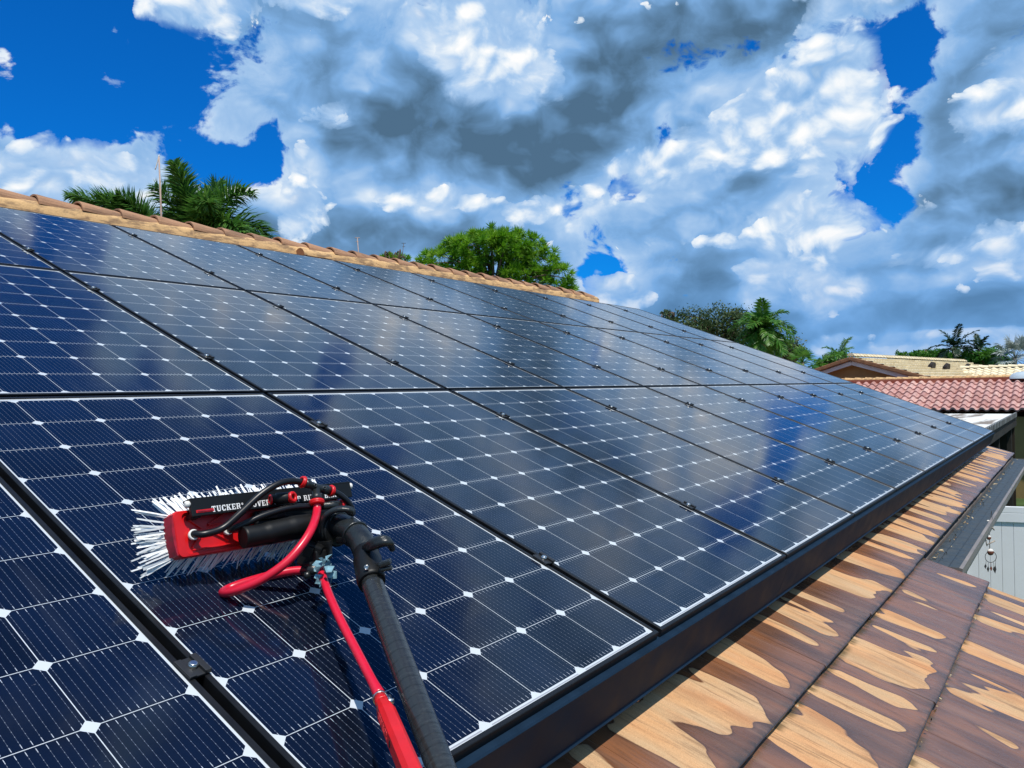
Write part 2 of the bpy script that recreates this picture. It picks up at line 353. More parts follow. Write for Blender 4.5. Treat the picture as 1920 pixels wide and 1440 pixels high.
M_TRIM = mat('pale grey trim', (.52, .52, .52), .7, .4, vary=.08, vscl=3)
M_RAKE = mat('brown rake tiles', (.24, .115, .055), .8, .4, vary=.3, vscl=5)
M_CREAM = island_mat('cream roof tiles', [(.72, .62, .42), (.78, .68, .48), (.69, .58, .38), (.75, .66, .47)], .75, .10, 3)
M_RED = island_mat('salmon barrel tiles', [(.38, .185, .160), (.52, .300, .265), (.44, .225, .195), (.58, .370, .320), (.34, .155, .130)], .75, .22, 8)
M_REDRIDGE = streaked('red ridge mortar', (.26, .065, .038), (.36, .13, .08), (2, 2, 9), .45, .65, .85)
M_PATIO = streaked('white patio roof, streaked', (.72, .71, .66), (.22, .18, .14), (.30, 2.6, 1), .47, .62, .6)
M_FASCIA = mat('dark weathered fascia', (.030, .028, .024), .8, .3, vary=.5, vscl=5)
M_VINYL = mat('white vinyl', (.86, .87, .88), .35, .5, vary=.03, vscl=2)
M_BLACKP = mat('matt black plastic', (.006, .0065, .007), .45, .3, vary=.15, vscl=30)
M_GLOSSB = mat('scuffed grey black plastic', (.014, .017, .018), .33, .5, vary=.35, vscl=26, bump=.15, bscl=120)
M_REDP = mat('red plastic', (.60, .006, .008), .38, .5, vary=.12, vscl=18)
M_REDD = mat('worn red edge and slot shade', (.30, .012, .030), .8, .3, vary=.4, vscl=60)
M_HOSER = mat('red hose', (.62, .010, .035), .30, .5, vary=.06, vscl=20)
M_HOSEB = mat('black hose', (.006, .006, .008), .35, .4)
M_BRIST = mat('white bristles', (.78, .80, .80), .55, .4)
M_WHITEP = mat('white plastic', (.75, .73, .68), .5, .4)
M_LETTER = mat('white lettering', (.80, .80, .80), .6, .3)
M_TAPE = mat('blue grey tape', (.16, .30, .36), .6, .3, vary=.5, vscl=60)
M_PURPLE = mat('violet mark', (.14, .06, .55), .5, .4)
def _carbon():
    m = bpy.data.materials.new('carbon fibre tube'); m.use_nodes = True; t = m.node_tree; p = t.nodes['Principled BSDF']
    o = t.nodes.new('ShaderNodeTexCoord').outputs['Object']; x, y, z = sep(t, o)
    band = ((z / .021 + noise(t, o, 5.0, 2).lin(0, 1, 0, 1.2)).frac() - .5).abs()
    n = noise(t, vscale(t, o, (60, 60, 160)), 1.0, 4, .6)
    c = mix(t, band.sm(.40, .5), (.024, .027, .029), (.010, .012, .013)); c = mix(t, n.sm(.5, .7) * .35, c, (.050, .058, .060))
    t.links.new(c.k, p.inputs['Base Color']); t.links.new((n.lin(.3, .7, .17, .30) + band.sm(.42, .5) * .2).k, p.inputs['Roughness'])
    b = t.nodes.new('ShaderNodeBump'); b.inputs['Strength'].default_value = .35; b.inputs['Distance'].default_value = .0006
    t.links.new((n + band).k, b.inputs['Height']); t.links.new(b.outputs[0], p.inputs['Normal'])
    return m
M_CARBON = _carbon()
M_BARK = mat('bark', (.11, .075, .05), .9, .2, vary=.35, vscl=12, bump=.6, bscl=40)
M_PALMT = mat('grey palm trunk', (.22, .19, .15), .9, .2, vary=.25, vscl=14)
L_PALM = leaf_mat('foxtail palm leaf', [(.026, .095, .018), (.055, .165, .026), (.100, .235, .036), (.170, .280, .065)], 0.35, .38)
L_PINE = leaf_mat('pine needles', [(.070, .210, .008), (.125, .320, .012), (.200, .410, .018), (.280, .440, .040)], 0.4, .5)
L_OAK = leaf_mat('dull olive leaves', [(.030, .060, .018), (.050, .090, .026), (.075, .120, .034), (.115, .150, .060)], 0.3, .6)
L_FAN = leaf_mat('bright fan palm leaf', [(.035, .130, .016), (.060, .200, .024), (.120, .260, .040), (.200, .300, .080)], 0.4, .4)
L_DARKP = leaf_mat('dark royal palm leaf', [(.008, .028, .012), (.012, .040, .014), (.020, .055, .018)], .2, .45)
L_HEDGE = leaf_mat('bright canopy leaves', [(.025, .110, .010), (.045, .170, .014), (.080, .230, .018), (.130, .260, .030)], 0.4, .5)
L_SILVER = leaf_mat('silver fan palm leaf', [(.20, .24, .22), (.30, .34, .32), (.42, .46, .44), (.10, .14, .11)], .15, .5)
M_GRASS = mat('lawn', (.045, .075, .022), .95, .2, vary=.4, vscl=1.2)
M_LITTER = island_mat('dry leaf scraps', [(.10, .05, .02), (.30, .20, .09), (.55, .45, .28), (.03, .02, .015)], .8, .2, 60)
M_WOODW = mat('driftwood', (.35, .30, .25), .8, .3, vary=.3, vscl=60)
M_SHELL = mat('brown shell', (.22, .07, .045), .4, .5, vary=.3, vscl=60)
M_DARKM = mat('dark thin metal', (.05, .045, .045), .5, .5)
M_ANT = mat('rusty white aerial', (.42, .30, .24), .6, .4, vary=.3, vscl=8)
M_VENT = mat('dark bronze vent', (.010, .006, .006), .6, .25)
M_DOME = mat('clear skylight dome', (.45, .52, .56), .08, .6)

# ------------------------------------------------------------------ mesh builder
class MB:
    def __init__(s): s.v, s.f, s.mi, s.sm = [], [], [], []
    def add(s, vs, fs, mi=0, sm=False):
        k = len(s.v); s.v += [tuple(q) for q in vs]; s.f += [tuple(i + k for i in f) for f in fs]
        s.mi += [mi] * len(fs); s.sm += [sm] * len(fs); return s
    def box(s, c, sz, ax=None, mi=0):
        ax = ax or (Vector((1, 0, 0)), Vector((0, 1, 0)), Vector((0, 0, 1))); c = Vector(c); h = [q / 2 for q in sz]
        vs = [c + ax[0] * (i * h[0]) + ax[1] * (j * h[1]) + ax[2] * (k * h[2]) for k in (-1, 1) for j in (-1, 1) for i in (-1, 1)]
        return s.add(vs, [(0, 2, 3, 1), (4, 5, 7, 6), (0, 1, 5, 4), (1, 3, 7, 5), (3, 2, 6, 7), (2, 0, 4, 6)], mi)
    def bbox(s, c, sz, ax=None, b=.003, mi=0):                      # box with chamfered edges
        ax = ax or (Vector((1, 0, 0)), Vector((0, 1, 0)), Vector((0, 0, 1))); c = Vector(c)
        bm = bmesh.new(); bmesh.ops.create_cube(bm, size=1)
        for v in bm.verts: v.co = Vector((v.co.x * sz[0], v.co.y * sz[1], v.co.z * sz[2]))
        bmesh.ops.bevel(bm, geom=bm.edges[:], offset=min(b, min(sz) * .45), segments=2, affect='EDGES', profile=.6)
        vs = [c + ax[0] * v.co.x + ax[1] * v.co.y + ax[2] * v.co.z for v in bm.verts]
        bm.verts.index_update(); fs = [[v.index for v in f.verts] for f in bm.faces]; bm.free()
        return s.add(vs, fs, mi, False)
    def tube(s, pts, rad, n=10, cap=True, mi=0, sm=True):
        pts = [Vector(p) for p in pts]; k = len(pts); rad = rad if hasattr(rad, '__len__') else [rad] * k
        up = Vector((0, 0, 1)); rings = []
        t0 = (pts[1] - pts[0]).normalized(); a = t0.cross(up if abs(t0.z) < .9 else Vector((1, 0, 0))).normalized()
        vs = []
        for i, p in enumerate(pts):
            t = (pts[min(i + 1, k - 1)] - pts[max(i - 1, 0)]).normalized()
            a = (a - t * a.dot(t)).normalized(); b = t.cross(a)
            vs += [p + (a * math.cos(2 * math.pi * j / n) + b * math.sin(2 * math.pi * j / n)) * rad[i] for j in range(n)]
        fs = [(i * n + j, i * n + (j + 1) % n, (i + 1) * n + (j + 1) % n, (i + 1) * n + j) for i in range(k - 1) for j in range(n)]
        s.add(vs, fs, mi, sm)
        if cap:
            b = len(s.v) - len(vs)
            s.f += [tuple(b + j for j in reversed(range(n))), tuple(b + (k - 1) * n + j for j in range(n))]; s.mi += [mi] * 2; s.sm += [False] * 2
        return s
    def ring(s, c, axis, R, r, n=20, m=8, mi=0):
        c = Vector(c); axis = Vector(axis).normalized(); a = axis.orthogonal().normalized(); b = axis.cross(a); vs = []
        for i in range(n):
            t = 2 * math.pi * i / n; d = a * math.cos(t) + b * math.sin(t)
            vs += [c + d * (R + r * math.cos(2 * math.pi * j / m)) + axis * (r * math.sin(2 * math.pi * j / m)) for j in range(m)]
        return s.add(vs, [(i * m + j, ((i + 1) % n) * m + j, ((i + 1) % n) * m + (j + 1) % m, i * m + (j + 1) % m) for i in range(n) for j in range(m)], mi, True)
    def build(s, name, mats, parent=None, origin=(0, 0, 0), frame=None, xf=None):
        """vertices are in `frame` (None = world); the object's own origin sits at `origin` of that frame"""
        o0 = Vector(origin); vs = s.v if xf is None else [xf @ Vector(q) for q in s.v]
        me = bpy.data.meshes.new(name); me.from_pydata([tuple(Vector(q) - o0) for q in vs], [], s.f)
        for m in (mats if isinstance(mats, (list, tuple)) else [mats]): me.materials.append(m)
        me.polygons.foreach_set('material_index', s.mi); me.polygons.foreach_set('use_smooth', s.sm); me.update()
        ob = bpy.data.objects.new(name, me); COL.objects.link(ob)
        if parent is not None: ob.parent = parent
        else: ob.matrix_world = (frame or Matrix.Identity(4)) @ Matrix.Translation(o0)
        return ob
def curve(pts, n=8):                                               # Catmull-Rom through the points
    P = [Vector(p) for p in pts]; P = [P[0] * 2 - P[1]] + P + [P[-1] * 2 - P[-2]]; out = []
    for i in range(1, len(P) - 2):
        a, b, c, d = P[i - 1:i + 3]
        for k in range(n):
            t = k / n
            out.append(.5 * ((2 * b) + (c - a) * t + (2 * a - 5 * b + 4 * c - d) * t * t + (3 * b - a - 3 * c + d) * t ** 3))
    return out + [P[-2]]
def thing(name, label, cat, origin=(0, 0, 0), frame=None, group=None):
    e = bpy.data.objects.new(name, None); COL.objects.link(e); e.empty_display_size = .1
    e.matrix_world = (frame or Matrix.Identity(4)) @ Matrix.Translation(Vector(origin))
    e['label'] = label; e['category'] = cat
    if group: e['group'] = group
    return e
def tag(o, label, cat, group=None):
    o['label'] = label; o['category'] = cat
    if group: o['group'] = group
    return o
def copy_tree(o, parent=None):
    c = o.copy(); COL.objects.link(c)
    if parent is not None: c.parent = parent
    for ch in o.children: copy_tree(ch, c)
    return c
ORD = ['first', 'second', 'third', 'fourth', 'fifth', 'sixth', 'seventh', 'eighth', 'ninth', 'tenth', 'eleventh']

# ------------------------------------------------------------------ ground
g = MB().add([(-900, -900, 0), (900, -900, 0), (900, 900, 0), (-900, 900, 0)], [(0, 1, 2, 3)]).build('ground', M_GRASS); g['kind'] = 'structure'

# ------------------------------------------------------------------ our house: roof, ridge, eave, walls
PW, PH, GAP = 1.016, 1.686, .018
PP, QQ = PW + GAP, PH + GAP
XL, XR, XN = -4.2, 10.66, 3.80                                      # roof left end, right end, right end of the lower eave
Y1, EXPO, TZ = -0.270, 0.304, -0.200                                # upper eave line, tile exposure, height of the tile butts
YR = 6.0                                                            # ridge
house = thing('house', 'single storey house with a tan and brown wet tile roof carrying the solar panels', 'house', (0, 0, 0), ROOF)
def roof_tiles():
    vs, fs, course, down = [], [], [], []
    TW, TH = 0.335, 0.027
    k = 0
    for ci in range(-3, 21):
        yb = Y1 + ci * EXPO
        x1 = XN if ci < 0 else XR
        yh = min(yb + EXPO + .06, YR)
        if yb > YR - .05: continue
        off = (ci % 2) * TW / 2
        nx = int((x1 - XL) / TW) + 2
        for i in range(nx):
            xa = max(XL, XL - off + i * TW + .0005); xb = min(x1, XL - off + (i + 1) * TW - .0005)
            if xb - xa < .02: continue
            dz = random.uniform(-.0006, .0006); ty = random.uniform(-.003, .003)
            NX = 6
            for j in range(NX + 1):
                xx = xa + (xb - xa) * j / NX; wy = .0025 * mnoise.noise((xx * 18, ci * 9.1, 0))
                for (yy, zt, dn) in ((yb + ty + wy, 0, 1.0), (yb + ty + wy + .006, .001, .98), (yb + (yh - yb) * .33, 0, .67), (yb + (yh - yb) * .66, 0, .33), (yh, 0, 0.0)):
                    zz = TZ + dz - (yy - yb) / EXPO * TH * .98 + .0030 * mnoise.noise((xx * 9, yy * 2.2, ci * 5.3))
                    if dn == 1.0: zz -= .004
                    vs.append((xx, yy, zz)); course.append(ci + 3 + random.Random(ci * 991 + i).random() * .0); down.append(dn)
                xx_, yy_ = xx, yb + ty + wy
                vs.append((xx_, yy_ + .004, TZ + dz - TH)); course.append(ci + 3); down.append(1.0)
            b = len(vs) - (NX + 1) * 6
            for j in range(NX):
                p, q = b + j * 6, b + (j + 1) * 6
                fs.append((p + 5, q + 5, q, p))
                for r in range(4): fs.append((p + r, q + r, q + r + 1, p + r + 1))
            for p in (b, b + NX * 6):                                # side cheeks
                e = len(vs); x_, y_, z_ = vs[p + 4]; vs.append((x_, y_, z_ - TH)); course.append(ci + 3); down.append(0.0)
                fs.append((p, p + 1, p + 2, p + 3, p + 4, e, p + 5))
    mb = MB().add(vs, fs, 0, False)
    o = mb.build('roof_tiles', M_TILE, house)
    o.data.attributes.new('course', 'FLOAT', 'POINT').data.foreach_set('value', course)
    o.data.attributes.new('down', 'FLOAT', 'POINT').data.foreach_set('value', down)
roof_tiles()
mb = MB()
D0 = TZ - .075
mb.box(((XL + XR) / 2, (Y1 + .05 + YR) / 2, D0), (XR - XL - .06, YR - Y1 - .05, .03))
mb.box(((XL + XN) / 2, (Y1 - .95 + Y1 + .04) / 2, D0), (XN - XL - .05, .96, .03))
mb.build('roof_deck', M_FASCIA, house)
# far slope, falling away behind the ridge (vertical plane symmetric)
INV = ROOF.inverted(); up_r = (INV.to_3x3() @ Vector((0, 0, 1))); ba_r = (INV.to_3x3() @ Vector((0, 1, 0)))
rc = Vector((0, YR, TZ - .02))
dn = (ba_r * math.cos(SLOPE) - up_r * math.sin(SLOPE))
mb = MB(); a, b = Vector((XL, 0, 0)), Vector((XR, 0, 0))
for i in range(20):
    p = rc + dn * (i * .308); q = rc + dn * ((i + 1) * .308); nn = (ba_r * math.sin(SLOPE) + up_r * math.cos(SLOPE))
    mb.add([a + p - nn * .02, b + p - nn * .02, b + q + nn * .004, a + q + nn * .004, b + q - nn * .022, a + q - nn * .022], [(0, 1, 2, 3), (3, 2, 4, 5)])
mb.build('rear_roof', M_CAP, house)
# mortar bed and ridge tiles
def ridge():
    axu, axb = up_r, ba_r
    c0 = Vector((0, YR, TZ + .105))
    mb = MB(); n = 520
    rows = [(-.134, -.095), (-.128, -.066), (-.118, -.012), (-.09, .02), (.10, .02), (.125, -.125)]
    vs = []
    for i in range(n + 1):
        xx = XL + (XR - .25 - XL) * i / n
        for r, (b_, u_) in enumerate(rows):
            j = .012 * mnoise.noise((xx * 7, r * 3.3, 1)) + .006 * mnoise.noise((xx * 31, r * 3.3, 5)) if r in (1, 2, 3) else 0
            vs.append(c0 + Vector((xx, 0, 0)) + axb * (b_ + j) + axu * (u_ + j * .6))
    m = len(rows)
    mb.add(vs, [(i * m + r, (i + 1) * m + r, (i + 1) * m + r + 1, i * m + r + 1) for i in range(n) for r in range(m - 1)], 0, True)
    mo = mb.build('ridge_mortar', M_MORTAR, house)
    mb = MB(); vs = [c0 + Vector((xx, 0, 0)) + axb * b_ + axu * u_ for xx in (XL, XR - .22) for b_, u_ in ((-.205, -.185), (-.160, -.128), (-.136, -.088), (-.120, -.088))]
    mb.add(vs, [(j, 4 + j, 5 + j, 1 + j) for j in range(3)]); mb.build('ridge_course', M_CAP, house)
    SP, L = .322, .40
    k = 0; xx = XL
    while xx + L < XR + .02:
        mb = MB(); N = 12; jz = random.uniform(-.007, .006); jb = random.uniform(-.009, .009); SPj = random.uniform(-.012, .012); ring = []
        for (dx, r, lift) in ((0, .112, .016), (.02, .114, .016), (L, .094, -.006)):
            for inner in (0, 1):
                rr = r - .016 * inner
                for j in range(N + 1):
                    t = math.pi * j / N
                    ring.append(c0 + Vector((xx + dx, 0, 0)) + axb * (-math.cos(t) * rr + jb) + axu * (math.sin(t) * rr * .80 - .012 + lift + jz))
        W = N + 1; f = []
        for s_ in range(2):
            for j in range(N):
                o_, i_ = s_ * 2 * W, s_ * 2 * W + W; o2, i2 = o_ + 2 * W, i_ + 2 * W
                f.append((o_ + j, o_ + j + 1, o2 + j + 1, o2 + j)); f.append((i_ + j + 1, i_ + j, i2 + j, i2 + j + 1))
        for j in range(N):
            f.append((j + 1, j, W + j, W + j + 1)); f.append((4 * W + j, 4 * W + j + 1, 5 * W + j + 1, 5 * W + j))
        for s_ in range(2):
            for j in (0, N):
                o_ = s_ * 2 * W + j; f.append((o_, o_ + W, o_ + 3 * W, o_ + 2 * W))
        mb.add(ring, f, 0, False)
        mb.build('ridge_tile', M_CAP, house)
        xx += SP + SPj
ridge()
# short half-round tile bedded under the ridge
hp = hit(562, 472, -.09); hp = CAM + ray(563, 474) * ((5.80 - CAM.y) / ray(563, 474).y)
mb = MB(); N = 12; vs = []
for dx in (0, .36):
    for j in range(N + 1):
        t = math.pi * j / N; vs.append(Vector((hp.x + dx, 5.80, hp.z - .03)) + ba_r * (-math.cos(t) * .075) + up_r * (math.sin(t) * .078))
mb.add(vs, [(j, j + 1, N + 2 + j, N + 1 + j) for j in range(N)], 0, True)
mb.add(vs[:N + 1], [tuple(range(N + 1))], 1); mb.add(vs[N + 1:], [tuple(reversed(range(N + 1)))], 1)
mb.build('vent_tile', [M_MORTAR, M_RAKE], house)
# eave: fascia, gutter with guard, walls
def wl(p): return INV @ Vector(p)                                   # world point into the roof frame
eW = ROOF @ Vector((0, Y1, TZ - .03))                                # tile edge in the world
gz = eW.z - .035; gy = eW.y
mb = MB(); mb.box(((XN + XR) / 2, gy + .015, gz - .09), (XR - XN - .1, .02, .20)); mb.build('fascia', M_ALU, house, xf=INV)
gut = MB(); ye = gy - .175
prof = [(gy - .001, gz + .0), (gy - .001, gz - .11), (ye + .03, gz - .115), (ye + .004, gz - .05), (ye, gz - .004), (ye + .016, gz + .0), (ye + .016, gz - .014)]
vs = [(x_, y_, z_) for x_ in (XN + .03, XR - .06) for (y_, z_) in prof]; m = len(prof)
gut.add(vs, [(i, i + 1, m + i + 1, m + i) for i in range(m - 1)] + [tuple(range(m - 1)), tuple(reversed(range(m, 2 * m - 1)))], 0)
gut = gut.build('gutter', M_ALU, house, xf=INV)
mb = MB().add([(x_, y_, z_) for x_ in (XN + .03, XR - .06) for (y_, z_) in ((gy - .002, gz - .002), (ye + .016, gz - .012))], [(0, 1, 3, 2)])
gg = mb.build('gutter_guard', M_GUARD, gut, xf=INV)
mb = MB()
wy = gy + .55
for (xa, xb, ya, yb) in ((XL + .4, XR - .35, wy, wy + .2), (XL + .4, XR - .35, wy + 10.0, wy + 10.2)):
    mb.box(((xa + xb) / 2, (ya + yb) / 2, 1.30), (xb - xa, .2, 2.60))
rz = (ROOF @ Vector((0, YR, TZ))).z; ry = (ROOF @ Vector((0, YR, TZ))).y
for xx in (XL + .42, XR - .37):
    mb.add([(xx, wy + .2, 0), (xx, wy + 10, 0), (xx, wy + 10, 2.55), (xx, ry, rz - .35), (xx, wy + .2, 2.55)], [(0, 1, 2, 3, 4)])
mb.build('wall', M_STUCCO, house, xf=INV)
# leaf scraps caught along the eave
mb = MB()
for i in range(230):
    if rng.random() < .50:
        xx = XN + .1 + (XR - XN - .3) * rng.random() ** 1.6; yy = gy - .02 - abs(rng.normal()) * .018; zz = gz + .002
        c = Vector((xx, max(yy, ye + .03), zz))
        s_ = rng.uniform(.004, .016)
    else:
        r_ = rng.integers(0, 3); yb = Y1 - r_ * EXPO if r_ else Y1
        c = ROOF @ Vector((rng.uniform(.6, XN if r_ else XR), yb - .006, TZ - .010 - .012 * rng.random() - (.012 if not r_ else 0)))
        s_ = rng.uniform(.003, .009)
    a = Vector(rng.normal(size=3)).normalized(); b = a.orthogonal().normalized()
    mb.add([c - a * s_, c + b * s_ * .45, c + a * s_ * .9, c - b * s_ * .35], [(0, 1, 2, 3)])
o = mb.build('leaf_litter', M_LITTER); o['kind'] = 'stuff'

# ------------------------------------------------------------------ solar array
def make_panel():
    root = thing('solar_panel', '', 'solar panel', (0, 0, 0), ROOF, 'solar panels on the roof')
    prof = [(0, -.040), (0, -.0014), (.0012, 0), (.0098, 0), (.0110, -.0014), (.0110, -.007)]
    vs = []
    for (d, z_) in prof: vs += [(d, d, z_), (PW - d, d, z_), (PW - d, PH - d, z_), (d, PH - d, z_)]
    fs = [(r * 4 + j, r * 4 + (j + 1) % 4, r * 4 + 4 + (j + 1) % 4, r * 4 + 4 + j) for r in range(len(prof) - 1) for j in range(4)]
    MB().add(vs, fs).build('frame', M_FRAME, root)
    e = .0105
    MB().add([(e, e, -.0030), (PW - e, e, -.0030), (PW - e, PH - e, -.0030), (e, PH - e, -.0030), (e, e, -.008), (PW - e, e, -.008), (PW - e, PH - e, -.008), (e, PH - e, -.008)],
             [(0, 1, 2, 3), (7, 6, 5, 4)]).build('cell_sheet', M_PANEL, root)
    return root
ROWN = ['bottom', 'middle', 'top']
proto = make_panel(); first = True
for r in range(3):
    for c in range(-1, 10):
        if c < 0 and r: continue
        o = proto if first else copy_tree(proto); first = False
        o.matrix_world = ROOF @ Matrix.Translation((c * PP + GAP / 2, r * QQ + GAP / 2, random.uniform(-.0006, .0006)))
        k = 9 - c
        if (r, c) == (0, 0): lab = 'solar panel lying under the red and black cleaning brush'
        elif (r, c) == (0, -1): lab = 'solar panel cut by the lower left corner, left of the brush'
        elif k == 0: lab = 'solar panel at the far right end of the %s row' % ROWN[r]
        elif r == 2 and c == 0: lab = 'deep blue solar panel at the left end of the top row under the ridge'
        elif r == 1 and c == 0: lab = 'deep blue solar panel at the left end of the middle row'
        else: lab = 'black framed solar panel, %s from the right end of the %s row' % (ORD[k], ROWN[r])
        o['label'] = lab
# clamps on the joints between columns
clamp = thing('panel_clamp', '', 'clamp', (0, 0, 0), ROOF, 'clamps between the solar panels')
mb = MB(); mb.bbox((0, 0, .0022), (.020, .050, .0044), b=.001); mb.bbox((-.014, 0, .0040), (.013, .050, .0046), b=.001); mb.bbox((.014, 0, .0058), (.012, .050, .0082), b=.001)
mb.build('clamp_body', M_CLAMP, clamp)
mb = MB(); mb.tube([(0, 0, .004), (0, 0, .011)], .0085, 8); mb.tube([(0, 0, .011), (0, 0, .0125)], [.0085, .006], 8); mb.build('bolt', M_BOLT, clamp)
first = True
for r in range(3):
    for d in range(0, 10):
        for h, fy in (('lower', .235), ('upper', .803)):
            if d == 0 and (r, h) != (0, 'lower'): continue
            o = clamp if first else copy_tree(clamp); first = False
            o.matrix_world = ROOF @ Matrix.Translation((d * PP, (r + fy) * QQ + random.uniform(-.02, .02), 0)) @ Matrix.Rotation(random.uniform(-.05, .05), 4, 'Z')
            o['label'] = 'black clamp with silver bolt nearest the lower left corner' if d == 0 else '%s clamp on the %s joint from the right end of the %s row' % (h, ORD[9 - d], ROWN[r])
# skirt closing the front of the array, in lengths
for i in range(4):
    xa, xb = (-1.2, 2.06, 4.3, 7.2, 10.335)[i:i + 2]
    y0, zt, zb = -.010, -.019, -.162
    prof = [(y0 + .030, zt - .004), (y0 + .004, zt), (y0, zt - .003), (y0 - .002, zb + .006), (y0 - .008, zb + .002), (y0 - .007, zb - .001), (y0 + .012, zb), (y0 + .012, zb + .004), (y0 + .002, zb + .008), (y0 + .003, zt - .008)]
    m = len(prof); vs = [(x_, p[0], p[1]) for x_ in (xa + .001, xb - .001) for p in prof]
    mb = MB().add(vs, [(j, (j + 1) % m, m + (j + 1) % m, m + j) for j in range(m)] + [tuple(reversed(range(m))), tuple(range(m, 2 * m))])
    o = mb.build('array_skirt', M_SKIRT, None, (xa, 0, 0), ROOF)
    tag(o, ['black skirt length under the nearest panel edge, beside the pole', 'black skirt length second from the pole along the panel edge', 'black skirt length third from the pole along the panel edge', 'black skirt length at the far end of the panel edge'][i], 'trim', 'skirt lengths along the array front')
# rails under the panels
for i, (r, fy) in enumerate([(r, f) for r in range(3) for f in (.235, .803)]):
    xr = -1.0 if r == 0 else .03; mb = MB().box(((xr + 10.33) / 2, (r + fy) * QQ, -.062), (10.33 - xr, .04, .042))
    o = mb.build('mounting_rail', M_FRAME, None, (0, (r + fy) * QQ, -.062), ROOF)
    tag(o, 'black mounting rail hidden under the %s clamps of the %s row' % (('lower', 'upper')[i % 2], ROWN[r]), 'rail', 'rails under the array')

# ------------------------------------------------------------------ the cleaning brush on its pole
BO = hit(330, 1003, .10)
_t, _y = R_(52), R_(-3)
BA = Vector((math.cos(_y), math.sin(_y), 0))                        # along the brush
BN = Vector((math.sin(_y) * math.sin(_t), -math.cos(_y) * math.sin(_t), math.cos(_t)))   # off its back, toward the camera
BB = BN.cross(BA)
def bl(a, b, n): return BO + BA * a + BB * b + BN * n
def bp(u, v, n):                                                     # where a pixel's ray meets the plane n above the brush back
    r = ray(u, v); q = bl(0, 0, n); return CAM + r * ((q - CAM).dot(BN) / r.dot(BN))
BAX = (BA, BB, BN)
brush = thing('cleaning_brush', 'red brush with white bristles, black rinse bar and red hose on a carbon pole', 'brush', hit(480, 1010, 0), ROOF)
bo = hit(480, 1010, 0)
def part(mb, name, mats, parent=None, origin=None): 
    return mb.build(name, mats, parent or brush, (bo if origin is None else origin))
# block: rounded plate with raised edge and ribs
def block():
    def outline(hw, a0, a1, rc, n=6):
        pts = []
        for (ca, cb, s0) in ((a1 - rc, hw - rc, 0), (a0 + rc, hw - rc, 90), (a0 + rc, -hw + rc, 180), (a1 - rc, -hw + rc, 270)):
            for i in range(n + 1):
                t = R_(s0 + 90 * i / n); pts.append((ca + rc * math.cos(t), cb + rc * math.sin(t)))
        return pts
    mb = MB(); L = .402
    prof = [(.046, 0.000, L, .012, -.034, 1), (.0465, -.0015, L + .001, .012, -.004, 1), (.045, .001, L - .001, .011, .0, 1), (.041, .016, L - .006, .010, .0006, 0), (.0395, .018, L - .008, .009, -.004, 0)]
    rings = [[bl(a, b, n) for a, b in outline(hw, a0, a1, rc)] for hw, a0, a1, rc, n, _ in prof]
    m = len(rings[0]); vs = [q for r in rings for q in r]
    fs, mi = [], []
    for r in range(len(rings) - 1):
        for j in range(m):
            fs.append((r * m + j, r * m + (j + 1) % m, (r + 1) * m + (j + 1) % m, (r + 1) * m + j)); mi.append(1 if r < 2 and 0 else 0)
    k = len(mb.v); mb.add(vs, fs, 0)
    mb.f.append(tuple(range((len(rings) - 1) * m, len(rings) * m))); mb.mi.append(0); mb.sm.append(False)
    mb.f.append(tuple(reversed(range(m)))); mb.mi.append(0); mb.sm.append(False)
    for (a0, b0, a1, b1) in ((.03, .028, .055, .006), (.075, -.004, .11, -.026), (.03, -.030, .05, -.008), (.07, .012, .115, .034), (.03, -.034, .12, -.034), (.16, -.036, .30, -.036), (.10, .012, .07, .010)):
        p, q = bl(a0, b0, -.002), bl(a1, b1, -.002); d = (q - p); ln = d.length; d.normalize()
        mb.bbox((p + q) / 2, (ln, .0035, .006), (d, BN.cross(d), BN), .0012)
    o = part(mb, 'brush_block', M_REDP)
    mb = MB()                                                        # worn end cap
    ou = [(-.0018 - .004 * math.cos(j / 8 * math.pi - math.pi / 2), -.040 + .080 * j / 8) for j in range(9)]
    vs = [bl(a, b, n) for n in (-.036, -.002) for a, b in ou] + [bl(.010, b, n) for n in (-.036, -.002) for a, b in ou]
    fs = [(j, j + 1, 10 + j, 9 + j) for j in range(8)] + [(9 + j, 10 + j, 28 + j, 27 + j) for j in range(8)]
    mb.add(vs, fs); part(mb, 'end_cap', M_REDD, o, bo)
block()
# bristles: flat flagged filaments fanning off the far side
mb = MB(); br = np.random.default_rng(3)
def filament(a, b, da, db, dn, ln, w):
    p = bl(a, b, -.030); d = (BA * da + BB * db - BN * dn).normalized(); q = p + d * ln
    nz = .0025 - q.z
    if nz > 0: q.z += nz * 1.0; q += (BB * -.003)
    s_ = d.cross(BN + BA * br.normal() * .25 + BB * br.normal() * .25).normalized() * w
    md = (p + q) / 2 + BN * br.normal() * .002
    mb.add([p - s_ * .7, p + s_ * .7, md + s_, q + s_ * .75 + d * .003 * br.random(), q - s_ * .75, md - s_], [(0, 1, 2, 5), (5, 2, 3, 4)])
for i in range(150):                                                 # upper edge
    a = .012 + .385 * i / 150 + br.normal() * .001; e = (a - .012) / .385
    filament(a, .040 + br.normal() * .002, (-.55 + .50 * min(1, e * 3)) + br.normal() * .08, 1.0 + br.normal() * .06, .75 + br.normal() * .15, .056 + br.normal() * .004, .0026)
for i in range(105):                                                 # lower edge
    a = .012 + .385 * i / 105 + br.normal() * .001; e = (a - .012) / .385
    filament(a, -.042 + br.normal() * .002, (-.65 + .25 * min(1, e * 3)) + br.normal() * .10, -.85 + br.normal() * .08, .85 + br.normal() * .15, .042 + br.normal() * .008, .0017)
